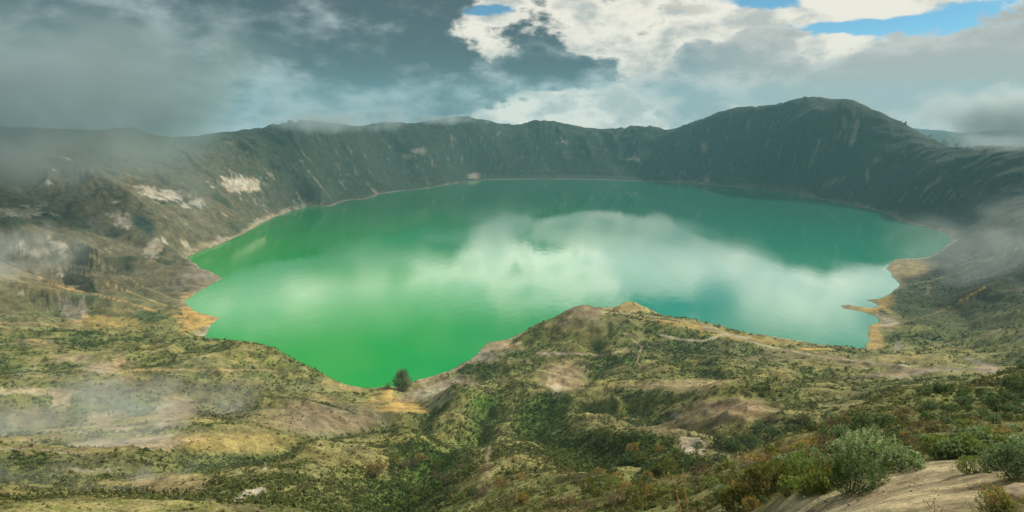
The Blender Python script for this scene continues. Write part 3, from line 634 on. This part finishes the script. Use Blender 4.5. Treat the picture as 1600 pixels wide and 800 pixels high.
KINDS_ = {  # tips, leaves per tip, leaf length, leaf width, spread of the rosette, palette
    'silver': (460, 10, .085, .026, .75, [(.18, .24, .10), (.26, .32, .17), (.12, .19, .05), (.34, .39, .25), (.09, .15, .04)]),
    'dark': (480, 10, .075, .028, .9, [(.045, .082, .024), (.070, .12, .032), (.035, .06, .02), (.14, .20, .07), (.09, .13, .05)]),
    'green': (440, 10, .07, .026, .9, [(.11, .17, .030), (.16, .21, .04), (.07, .11, .025), (.22, .25, .06)]),
    'broom': (520, 11, .16, .013, .35, [(.10, .12, .022), (.15, .155, .03), (.07, .09, .02), (.22, .19, .04), (.05, .075, .02)]),
    'brown': (260, 8, .07, .02, .8, [(.12, .085, .045), (.16, .12, .06), (.08, .07, .035), (.20, .15, .07)]),
    'bluish': (440, 10, .08, .028, .8, [(.075, .125, .05), (.12, .18, .08), (.05, .085, .035), (.18, .24, .12)]),
    'golden': (340, 9, .13, .012, .45, [(.30, .20, .04), (.24, .18, .045), (.16, .13, .035), (.36, .26, .07)]),
}
def shrub_meshes(kind, seed, detail=1.0):
    """one shrub about 2 m wide: lumpy mound of leaf rosettes carried on forking stems"""
    global R_
    R_ = np.random.RandomState(seed)
    nt, nl, ll, lw, spread, pal = KINDS_[kind]
    nt = int(nt * detail)
    lumps = R_.randint(5, 8); lc = np.c_[R_.uniform(-.6, .6, lumps), R_.uniform(-.6, .6, lumps), R_.uniform(.35, .8, lumps)]; lr = R_.uniform(.34, .56, lumps)
    lc[0] = (0, 0, .62); lr[0] = .62
    tips, dirs = [], []
    while len(tips) < nt:
        k = R_.randint(lumps); d = norm(R_.randn(3)); d[2] = d[2] * .8 + .15; d = norm(d)
        p = lc[k] + d * lr[k] * R_.uniform(.72, 1.08)
        if p[2] < .05: continue
        if any(np.linalg.norm(p - lc[j]) < lr[j] * .72 for j in range(lumps)) and R_.rand() < .85: continue
        tips.append(p); dirs.append(norm(d + np.array([0, 0, .7]) + R_.randn(3) * .25))
    tips = np.array(tips); dirs = np.array(dirs)
    b = np.repeat(tips, nl, 0); dd = norm(np.repeat(dirs, nl, 0) + R_.randn(nt * nl, 3) * spread)
    b = b + dd * .01 - np.repeat(dirs, nl, 0) * R_.uniform(0, .12, (nt * nl, 1))
    s = 1 / math.sqrt(detail)
    ln = ll * s * R_.uniform(.7, 1.3, nt * nl); wd = lw * s * R_.uniform(.8, 1.3, nt * nl) * 1.25
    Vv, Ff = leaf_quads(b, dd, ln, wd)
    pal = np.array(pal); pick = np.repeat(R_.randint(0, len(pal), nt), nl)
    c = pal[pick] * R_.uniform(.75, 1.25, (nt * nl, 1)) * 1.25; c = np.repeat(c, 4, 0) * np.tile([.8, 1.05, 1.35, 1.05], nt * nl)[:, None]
    segs = []
    for k in range(lumps):
        base = np.array([R_.uniform(-.12, .12), R_.uniform(-.12, .12), -.12]); mid = (base + lc[k]) / 2 + R_.randn(3) * .06
        segs += [(base, mid, .03, .022), (mid, lc[k], .022, .012)]
        near = np.argsort(np.linalg.norm(tips - lc[k], axis=1))[:12]
        for j in near: segs.append((lc[k], tips[j], .009, .003))
    return Vv, Ff, c, segs
_protos = {}
def proto(kind, var, detail):
    key = (kind, var, detail)
    if key not in _protos:
        Vv, Ff, c, segs = shrub_meshes(kind, hash((len(kind), ord(kind[0]), var)) % 9999, detail)
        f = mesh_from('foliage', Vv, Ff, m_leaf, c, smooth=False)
        s = tubes(segs, m_bark, 'stems', (.13, .10, .07))
        _protos[key] = (f.data, s.data); bpy.data.objects.remove(f); bpy.data.objects.remove(s)
    return _protos[key]
n_shrub = 0
def put_shrub(name, label, kind, p, width, height, group=None, var=0, detail=1.0, cat='shrub'):
    global n_shrub
    e = bpy.data.objects.new(name, None); scn.collection.objects.link(e)
    e.location = (p[0], p[1], p[2] - .04 * width); e.rotation_euler = (0, 0, (n_shrub * 2.399) % 6.283); e.scale = (width / 2, width / 2, height / 1.25)
    e.empty_display_size = .2
    for nm, me in zip(('foliage', 'stems'), proto(kind, var, detail)):
        o = bpy.data.objects.new(nm, me); scn.collection.objects.link(o); o.parent = e
    tag(e, label, cat, group); n_shrub += 1
    return e
# shrubs one can point to: (px, py of the foot, width in px, height/width, kind, name, label)
near_shrubs = [
 (1332, 768, 92, .95, 'dark', 'leafy_shrub', 'large dark green leafy shrub at the left edge of the bare sandy clearing'),
 (1356, 738, 96, .95, 'silver', 'silver_shrub', 'tall silvery green shrub rising behind the large dark green shrub'),
 (1403, 738, 66, .85, 'silver', 'silver_shrub', 'silvery shrub with bright green flank at the head of the sandy clearing'),
 (1378, 722, 60, .7, 'green', 'leafy_shrub', 'bright green shrub tucked between the two silvery shrubs above the clearing'),
 (1424, 728, 30, .6, 'green', 'leafy_shrub', 'low green shrub creeping out over the upper tip of the sandy clearing'),
 (1247, 757, 62, .9, 'green', 'leafy_shrub', 'yellow green shrub left of the dark shrub with a grey gap between them'),
 (1196, 776, 78, .85, 'broom', 'broom_shrub', 'wide olive green broom bush at the lower left corner of the sandy clearing'),
 (1150, 802, 56, .9, 'broom', 'broom_shrub', 'yellowish broom bush at the bottom edge beside the tall dry grass stalks'),
 (1128, 782, 34, .9, 'silver', 'silver_shrub', 'small pale silvery shrub right of the tall dry grass stalks'),
 (1288, 768, 36, .6, 'green', 'leafy_shrub', 'low green tuft shrub spreading at the foot of the dark shrub'),
 (1486, 716, 58, .75, 'silver', 'silver_shrub', 'pale green shrub on the upper right rim of the sandy clearing'),
 (1455, 706, 44, .7, 'brown', 'dry_shrub', 'brownish dry shrub between the pale shrubs above the clearing'),
 (1516, 740, 52, .7, 'green', 'leafy_shrub', 'dark olive shrub hanging over the right side of the clearing'),
 (1560, 735, 60, .8, 'bluish', 'leafy_shrub', 'blue green shrub in front of the pale shrub at the right edge'),
 (1596, 748, 88, .95, 'bluish', 'silver_shrub', 'large blue green shrub cut off by the right edge of the picture'),
 (1545, 802, 62, .75, 'green', 'leafy_shrub', 'round green bush with a golden top standing alone in the clearing'),
 (1530, 700, 56, .7, 'silver', 'silver_shrub', 'grey green shrub above the olive shrub near the right edge'),
 (1300, 712, 56, .7, 'brown', 'dry_shrub', 'olive brown dry shrub uphill of the large dark green shrub'),
 (1262, 722, 44, .7, 'silver', 'silver_shrub', 'slender grey green shrub on the slope left of the tall silvery shrub'),
 (1232, 735, 40, .7, 'silver', 'silver_shrub', 'pale twiggy shrub behind the yellow green shrub'),
 (1320, 690, 44, .8, 'bluish', 'leafy_shrub', 'dark bluish shrub on the crest behind the tall silvery shrub'),
 (1345, 668, 36, .9, 'dark', 'leafy_shrub', 'dark shrub standing on the golden grass shoulder, left one of the pair'),
 (1371, 664, 30, .8, 'dark', 'leafy_shrub', 'dark shrub standing on the golden grass shoulder, right one of the pair'),
 (1415, 655, 34, .8, 'brown', 'dry_shrub', 'brown green shrub right of the golden grass shoulder'),
 (1585, 612, 46, .8, 'dark', 'leafy_shrub', 'dark rounded shrub on the skyline of the near slope at the right edge'),
 (1430, 690, 40, .55, 'golden', 'golden_shrub', 'rusty golden low shrub above the pale shrubs of the clearing'),
 (1570, 690, 60, .45, 'golden', 'golden_shrub', 'golden brown low shrub on the slope above the blue green shrubs'),
 (1128, 702, 26, 1.25, 'dark', 'leafy_shrub', 'tall dark shrub beside the pale eroded bank, left one of the clump'),
 (1146, 704, 26, 1.0, 'dark', 'leafy_shrub', 'dark shrub in the middle of the clump beside the pale eroded bank'),
 (1172, 700, 30, .9, 'dark', 'leafy_shrub', 'dark shrub at the right end of the clump beside the pale eroded bank'),
 (1057, 712, 18, .9, 'green', 'leafy_shrub', 'bright green shrub at the foot of the pale eroded bank'),
]
for k, (px, py, w, hr, kind, nm, lab) in enumerate(near_shrubs):
    p = hit(px, min(py, 799)) if py <= 799 else hit(px, py)
    if p is None: continue
    dep = p[1] * CT - p[2] * ST; wm = w / FPX * dep * 1.02
    if 'golden top' in lab:
        e = put_shrub(nm, lab, kind, p, wm, wm * hr, var=k % 2, detail=1.0)
        me = proto('golden', 1, .5)[0]; o = bpy.data.objects.new('golden_top', me); scn.collection.objects.link(o); o.parent = e
        o.location = (0, 0, .62); o.scale = (.75, .75, .55)
    else:
        put_shrub(nm, lab, kind, p, wm, wm * hr * .86, var=k % 2, detail=2.0 if w > 70 else 1.0)
# repeats, by slope
def scatter_shrubs(n, px0, px1, py0, py1, wpx, kinds, name, label, group, seed, hr=.75):
    rs = np.random.RandomState(seed); done = 0; tries = 0
    while done < n and tries < n * 20:
        tries += 1
        px, py = rs.uniform(px0, px1), rs.uniform(py0, py1)
        p = hit(px, py)
        if p is None or not (8 < p[1] < 900): continue
        if p[1] < 26 and colat(np.array([math.atan2(p[0], p[1])]), np.array([math.log(math.hypot(p[0], p[1]))])).mean() > .19: continue
        dep = p[1] * CT - p[2] * ST
        w = rs.uniform(*wpx) * np.interp(py, [600, 790], [.7, 1.25]) / FPX * dep
        put_shrub(name, label, kinds[rs.randint(len(kinds))], p, w, w * hr * rs.uniform(.7, 1.2), group, rs.randint(2), .5)
        done += 1
scatter_shrubs(46, 1440, 1600, 612, 668, (18, 30), ['dark', 'bluish', 'dark'], 'leafy_shrub', 'dark or bluish green shrub in the dense thicket on the near right slope', 'shrubs of the thicket on the near right slope', 1, .8)
scatter_shrubs(34, 1180, 1440, 660, 720, (20, 36), ['green', 'brown', 'bluish', 'dark'], 'leafy_shrub', 'olive or brown shrub on the bank behind the silvery shrubs', 'shrubs on the bank behind the silvery shrubs', 2)
scatter_shrubs(24, 1420, 1600, 668, 715, (24, 40), ['green', 'brown', 'silver', 'silver'], 'leafy_shrub', 'mixed green shrub between the sandy clearing and the thicket', 'shrubs between the clearing and the thicket', 3)
scatter_shrubs(26, 1170, 1330, 712, 778, (26, 46), ['green', 'broom', 'silver', 'green', 'brown'], 'leafy_shrub', 'green or grey green shrub in the belt left of the large dark shrub', 'shrubs in the belt left of the large dark shrub', 6, .8)
scatter_shrubs(16, 1430, 1600, 698, 735, (28, 46), ['silver', 'green', 'bluish'], 'silver_shrub', 'pale or blue green shrub packed along the upper rim of the clearing', 'shrubs packed along the upper rim of the clearing', 7, .75)
scatter_shrubs(50, 960, 1230, 700, 798, (16, 34), ['green', 'broom', 'brown', 'dark', 'golden'], 'heath_shrub', 'low heath shrub on the slope left of the sandy clearing', 'heath shrubs left of the sandy clearing', 4, .6)
scatter_shrubs(60, 560, 960, 720, 798, (14, 28), ['green', 'broom', 'brown', 'dark', 'brown', 'golden'], 'heath_shrub', 'low olive or brown heath shrub at the bottom centre of the slope', 'heath shrubs on the lower centre slope', 5, .6)

# two tall dry stalks
def stalk(px0, py0, px1, py1, D, lab):
    top = np.array(at(px1, py1, D)); u, _ = ray(px0, py0)
    gx = u * D * 1.0; gz = float(ground(np.array([gx]), np.array([D]))[0]); base = np.array([gx, D, gz - .05])
    pts = [base + (top - base) * t + np.array([math.sin(t * 2) * .02, 0, 0]) for t in np.linspace(0, 1, 7)]
    root = bpy.data.objects.new('grass_stalk', None); scn.collection.objects.link(root); root.location = base
    segs = [(pts[i] - base, pts[i + 1] - base, .011 * (1 - i / 8), .011 * (1 - (i + 1) / 8)) for i in range(6)]
    tubes(segs, m_bark, 'stem', (.50, .34, .16), parent=root)
    n = 60; tt = R_.uniform(.55, 1, n); b = (pts[0] - base) + (pts[-1] - base) * tt[:, None]
    d = norm(norm(pts[-1] - pts[0]) + R_.randn(n, 3) * .22); Vv, Ff = leaf_quads(b, d, R_.uniform(.03, .07, n), R_.uniform(.006, .012, n))
    mesh_from('seed_head', Vv, Ff, m_leaf, np.tile([.42, .28, .13], (len(Vv), 1)), smooth=False, parent=root)
    tag(root, lab, 'grass stalk', 'tall dry grass stalks at the bottom edge')
stalk(1072, 815, 1055, 770, 5.5, 'shorter pale dry grass stalk at the bottom edge, left of the pair')
stalk(1082, 815, 1065, 738, 6.0, 'taller rusty dry grass stalk at the bottom edge, right of the pair')

# lone tree and bushes on the shore
def tree(name, label, p, h, w, pal, nleaf, leaf, group=None, seed=3, cat='tree', trunk=.12, fill=.35):
    global R_
    R_ = np.random.RandomState(seed)
    root = bpy.data.objects.new(name, None); scn.collection.objects.link(root); root.location = p
    lumps = 12; lc = []
    for k in range(lumps):
        t = R_.uniform(.12, .92); rad_ = w * .5 * math.sin(math.pi * min(1, t * .95 + .05)) ** .7; a = k * 2.4
        lc.append([math.cos(a) * rad_ * .55, math.sin(a) * rad_ * .55, h * (trunk + (1 - trunk) * t)])
    lc = np.array(lc); lr = R_.uniform(.20, .30, lumps) * w
    k = R_.randint(0, lumps, nleaf); d = norm(R_.randn(nleaf, 3)); pos = lc[k] + d * (lr[k] * R_.uniform(fill, 1.05, nleaf))[:, None] * [1, 1, 1.15]
    dd = norm(d + R_.randn(nleaf, 3) * .8); Vv, Ff = leaf_quads(pos, dd, leaf * R_.uniform(.6, 1.4, nleaf), leaf * .6 * R_.uniform(.6, 1.4, nleaf))
    pal = np.array(pal); c = pal[(k + R_.randint(0, 2, nleaf)) % len(pal)] * R_.uniform(.7, 1.3, (nleaf, 1))
    mesh_from('crown', Vv, Ff, m_leaf, np.repeat(c, 4, 0), smooth=False, parent=root)
    segs = [((0, 0, -h * .05), (w * .02, 0, h * .35), w * .035, w * .026), ((w * .02, 0, h * .35), (0, 0, h * .8), w * .026, w * .008)]
    for j in range(lumps): segs.append(((w * .01, 0, max(h * .12, lc[j][2] * .55)), tuple(lc[j]), w * .014, w * .004))
    tubes(segs, m_bark, 'trunk', (.14, .11, .08), parent=root)
    tag(root, label, cat, group)
    return root
EUC = [(.13, .20, .07), (.19, .20, .075), (.26, .18, .07), (.11, .17, .065)]
p = hit(629, 609); s = (p[1] * CT - p[2] * ST) / FPX
tree('lone_tree', 'single tall dark green and rusty tree standing on the lakeshore', p, 30 * s, 32 * s, EUC, 6500, 1.15, seed=5, trunk=.02)
p = hit(606, 608); tree('shore_bush', 'small dark bush on the shore just left of the lone tall tree', p, 9 * s, 13 * s, EUC, 700, .8, seed=6, cat='bush', trunk=0)
p = hit(700, 590); tree('shore_bush', 'small dark bush alone on the grey beach right of the lone tree', p, 9 * s, 7 * s, EUC, 400, .8, seed=7, cat='bush', trunk=0)
for px, py, hpx, lab in [(1415, 193, 3, 'tiny tree highest up the descending right skyline'), (1453, 214, 5, 'small tree halfway down the descending right skyline'), (1474, 225, 7, 'larger tree of two close together near the foot of the right skyline'),
                         (1479, 226, 5, 'smaller tree beside the larger one near the foot of the right skyline'), (1494, 231, 6, 'dark round tree in the saddle where the right skyline levels out')]:
    u, _ = ray(px, py); Ds = np.linspace(1900, 2900, 400); vv = ground(u * Ds, Ds) / Ds; D = Ds[np.argmax(vv)]
    z = float(ground(np.array([u * D]), np.array([D]))[0])
    tree('ridge_tree', lab, (u * D, D, z), hpx * D / FPX * 1.05, hpx * D / FPX, EUC[:2] + EUC[3:], 420, 1.6, seed=int(px), cat='tree', trunk=.1)

# white boat pulled up on the beach
def boat(px, py, L, lab):
    p = hit(px, py); root = bpy.data.objects.new('rowing_boat', None); scn.collection.objects.link(root); root.location = p + np.array([0, 0, .05]); root.rotation_euler = (0, .05, .35)
    xs = np.linspace(-1, 1, 13); V_ = []; n = 9
    for x in xs:
        w = .30 * L * (1 - max(0, x) ** 2.4) * (1 - .25 * max(0, -x)) * .5 + .01; d = .16 * L * (1 - .35 * x * x); sh = .05 * L * x * x
        for k in range(n):
            a = math.pi * k / (n - 1); V_.append([x * L / 2, -math.cos(a) * w, d - math.sin(a) ** .7 * d + sh])
        for k in range(n):
            a = math.pi * k / (n - 1); V_.append([x * L / 2 * .97, -math.cos(a) * w * .88, d - math.sin(a) ** .7 * d * .86 + sh + .01])
    F_ = []
    for i in range(12):
        for k in range(n - 1):
            a = i * 2 * n + k; b_ = a + 2 * n; F_.append([a, b_, b_ + 1, a + 1]); F_.append([a + n, a + n + 1, b_ + n + 1, b_ + n])
        for k in (0, n - 1):
            a = i * 2 * n + k; F_.append([a, a + n, a + 3 * n, a + 2 * n])
    mesh_from('hull', np.array(V_), np.array(F_), m_bark, np.tile([.8, .8, .78], (len(V_), 1)), parent=root)
    for x in (-.25, .2):
        v = np.array([[a, b_, c] for a in (x * L - .15, x * L + .15) for b_ in (-.13 * L, .13 * L) for c in (.11 * L, .12 * L)])
        f = np.array([[0, 1, 3, 2], [4, 6, 7, 5], [0, 4, 5, 1], [2, 3, 7, 6], [0, 2, 6, 4], [1, 5, 7, 3]])
        mesh_from('seat', v, f, m_bark, np.tile([.45, .33, .2], (8, 1)), smooth=False, parent=root)
    tag(root, lab, 'boat')
boat(749, 552.5, 5.5, 'small white boat pulled up on the grey beach at the water edge')

# boulder and litter on the clearing
def rock(name, label, p, r, colr, cat, seed, parent=None):
    bm = bmesh.new(); bmesh.ops.create_icosphere(bm, subdivisions=4, radius=1)
    co = np.array([v.co[:] for v in bm.verts]); f = np.array([[v.index for v in q.verts] for q in bm.faces]); bm.free()
    k = 1 + .22 * fbm(co[:, 0] * 2 + co[:, 2] * 1.3, co[:, 1] * 2 - co[:, 2], 2.2, 5, .55, seed)
    co = co * k[:, None] * r
    c = np.tile(colr, (len(co), 1)) * (1 + .35 * fbm(co[:, 0] * 9, co[:, 1] * 9 + co[:, 2] * 9, 2, 4, .6, seed + 1))[:, None]
    o = mesh_from(name, co, f, m_stone, c); o.location = p; tag(o, label, cat); return o
p = hit(1594, 782); rock('boulder', 'rounded tan boulder half buried in the clearing at the bottom right corner', p + np.array([.15, 0, -.12]), np.array([.62, .45, .42]), (.30, .24, .16), 'boulder', 3)
def litter(px, py, size, c1_, c2_, name, lab, seed):
    p = hit(px, py); rs = np.random.RandomState(seed); n = 9; g = np.linspace(-1, 1, n); GXx, GYy = np.meshgrid(g, g, indexing='ij')
    r = np.hypot(GXx, GYy); z = .55 * (1 - r * .6) + rs.randn(n, n) * .13; v = np.stack([GXx * (1 - .25 * r) + rs.randn(n, n) * .06, GYy * (1 - .25 * r) + rs.randn(n, n) * .06, z], -1).reshape(-1, 3) * size / 2
    ii = np.arange(n * n).reshape(n, n); f = np.stack([ii[:-1, :-1], ii[1:, :-1], ii[1:, 1:], ii[:-1, 1:]], -1).reshape(-1, 4)
    c = np.where((GXx.reshape(-1, 1) > .35), np.array(c2_)[None], np.array(c1_)[None])
    o = mesh_from(name, v, f, m_bark, c, smooth=False); o.location = p; tag(o, lab, 'litter')
litter(1257, 777, .11, (.85, .85, .82), (.75, .30, .08), 'crumpled_wrapper', 'white and orange crumpled scrap lying on the bare sand at the bottom', 1)
litter(1384, 772, .06, (.75, .72, .05), (.70, .65, .05), 'yellow_scrap', 'tiny bright yellow scrap on the sand in the middle of the clearing', 2)
litter(1231, 769, .035, (.75, .75, .72), (.7, .7, .68), 'pale_scrap', 'tiny pale scrap on the sand left of the white and orange one', 3)
litter(1470, 721, .035, (.75, .72, .66), (.7, .7, .65), 'pale_scrap', 'tiny pale scrap at the upper edge of the sandy clearing', 4)

# ------------------------------------------------------------------ countless growth
R_ = np.random.RandomState(77)
def sample(n, r0, r1, a=.90):
    A = R_.uniform(-a, a, n); L = R_.uniform(math.log(r0), math.log(r1), n)
    return A, L
def colat(A, L): return np.stack([bil(col[..., k], AZ, np.log(RR), A, L) for k in range(3)], -1)
def sdat(A, L): return bil(sdn, AZ, np.log(RR), A, L)
def clumps(name, label, A, L, size, c, ntri, hfac=.75):
    X = np.sin(A) * np.exp(L); Y = np.cos(A) * np.exp(L); Z = ground(X, Y); n = len(X)
    d = norm(R_.randn(n, ntri, 3)); d[..., 2] = np.abs(d[..., 2])
    rad_ = R_.uniform(.45, 1.0, (n, ntri, 1)) * (1 + .25 * R_.randn(n, 1, 1)).clip(.6, 1.5)
    ctr = d * rad_ * np.stack([size * .5, size * .5 * R_.uniform(.7, 1.2, n), size * hfac * R_.uniform(.6, 1.1, n)], -1)[:, None] + np.stack([X, Y, Z - size * .05], -1)[:, None]
    s = (size[:, None] * R_.uniform(.16, .34, (n, ntri)) * (14 / ntri) ** .4)[..., None]
    e1 = norm(R_.randn(n, ntri, 3) + [0, 0, .2]); e2 = norm(np.cross(e1, norm(d + R_.randn(n, ntri, 3) * .5)))
    tri = np.stack([ctr - e1 * s * .6 - e2 * s * .45, ctr + e1 * s, ctr - e1 * s * .5 + e2 * s * .7], 2)
    cc = np.repeat((c[:, None] * R_.uniform(.65, 1.35, (n, ntri, 1))).reshape(-1, 3), 3, 0)
    F_ = np.arange(n * ntri * 3).reshape(-1, 3)
    o = mesh_from(name, tri.reshape(-1, 3), F_, m_scrub, cc, smooth=False); tag(o, label, kind='stuff'); return o
def choose(n, r0, r1, thr, a=.9):
    A, L = sample(n, r0, r1, a); c = colat(A, L); sd0 = sdat(A, L)
    lum = c.mean(1); green = c[:, 1] / np.maximum(c[:, 0], .01)
    prob = np.clip((green - .90) * 2.6, 0.035, 1) * np.clip((.22 - lum) / .10, .0, 1)
    keep = (R_.rand(n) < prob) & (sd0 > 8)
    return A[keep], L[keep], c[keep], green[keep]
def tint(c, g):
    n = len(c); out = c * R_.uniform(.55, 1.05, (n, 1)); pal = np.array([(.045, .080, .020), (.075, .125, .028), (.13, .135, .04), (.15, .12, .05), (.06, .085, .04)])
    pk = pal[np.where(g > 1.05, R_.randint(0, 3, n), R_.randint(0, 5, n))]
    return out * .85 + pk * .35
A, L, c, g = choose(230000, 170, 1150, 0)
Rr = np.exp(L); sz = np.clip(R_.lognormal(.25, .45, len(A)), .6, 4.2) * np.interp(Rr, [170, 500, 1100], [.9, 1.35, 2.0])
clumps('scrub_vegetation', 'countless low bushes dotted over the middle distance', A, L, sz, tint(c, g), 12)
A, L, c, g = choose(26000, 28, 170, 0)
Rr = np.exp(L); sz = np.clip(R_.lognormal(-.2, .4, len(A)), .35, 2.0) * np.interp(Rr, [28, 170], [.6, 1.1])
clumps('undergrowth', 'low tangled heath undergrowth on the near slopes', A, L, sz, tint(c, g), 46, .6)
A, L, c, g = choose(60000, 1000, 2600, 0)
sz = np.clip(R_.lognormal(.9, .35, len(A)), 1.5, 7)
clumps('slope_vegetation', 'dark bushes scattered over the crater walls', A, L, sz, tint(c, g) * .8, 8)
# grass tussocks
def tufts(name, label, n, r0, r1, blades, hgt, wid, hue):
    A, L = sample(n, r0, r1); c = colat(A, L); lum = c.mean(1)
    keep = (R_.rand(n) < np.where(lum > .215, .05, 1.0) * np.clip(lum * 9, .25, 1)); A, L, c = A[keep], L[keep], c[keep]; n = len(A)
    X = np.sin(A) * np.exp(L); Y = np.cos(A) * np.exp(L); Z = ground(X, Y)
    sc = np.interp(np.exp(L), [r0, r1], [.6, 1.0])[:, None] * R_.uniform(.6, 1.3, (n, 1))
    b = np.stack([X, Y, Z], -1)[:, None] + R_.randn(n, blades, 3) * [.10, .10, 0] * sc[..., None] * hgt * 3
    d = norm(R_.randn(n, blades, 3) * [.55, .55, .2] + [0, 0, 1.0])
    hh = (hgt * sc * R_.uniform(.5, 1.2, (n, blades)))
    Vv, Ff = leaf_quads(b.reshape(-1, 3), d.reshape(-1, 3), hh.ravel(), (wid * sc * np.ones((n, blades))).ravel(), .2)
    pal = np.array([(.30, .24, .10), (.22, .19, .08), (.15, .15, .05), (.33, .23, .07), (.11, .12, .04)])
    cc = (c * .5 + pal[R_.randint(0, 5, n)] * .5)[:, None] * R_.uniform(.7, 1.3, (n, blades, 1))
    o = mesh_from(name, Vv, Ff, m_scrub, np.repeat(cc.reshape(-1, 3), 4, 0), smooth=False); tag(o, label, kind='stuff')
tufts('grass', 'straw and olive tussock grass covering the near slope', 15000, 6, 70, 18, .30, .022, 0)
tufts('tussock_grass', 'straw coloured tussock grass on the slopes further down', 22000, 60, 330, 10, .75, .11, 0)
# pebbles on the clearing
n = 900; A = R_.uniform(.35, .85, n); L = R_.uniform(math.log(7), math.log(24), n); c = colat(A, L); k = c.mean(1) > .20; A, L = A[k], L[k]
X = np.sin(A) * np.exp(L); Y = np.cos(A) * np.exp(L); Z = ground(X, Y)
ico = np.array([[0, 0, 1], [.9, 0, .4], [.28, .85, .4], [-.72, .53, .4], [-.72, -.53, .4], [.28, -.85, .4], [0, 0, -.4]]); fi = np.array([[0, 1, 2], [0, 2, 3], [0, 3, 4], [0, 4, 5], [0, 5, 1], [6, 2, 1], [6, 3, 2], [6, 4, 3], [6, 5, 4], [6, 1, 5]])
m_ = len(X); s = np.clip(R_.lognormal(-4.1, .6, m_), .006, .08)
Vv = ico[None] * s[:, None, None] * R_.uniform(.6, 1.3, (m_, 7, 3)) + np.stack([X, Y, Z], -1)[:, None]
Ff = (fi[None] + (np.arange(m_) * 7)[:, None, None]).reshape(-1, 3)
pb = mesh_from('pebbles', Vv.reshape(-1, 3), Ff, m_stone, np.repeat(np.array([[.30, .25, .18]]) * R_.uniform(.5, 1.4, (m_, 1)), 7, 0), smooth=False); tag(pb, 'small pebbles and clods strewn over the sandy clearing', kind='stuff')
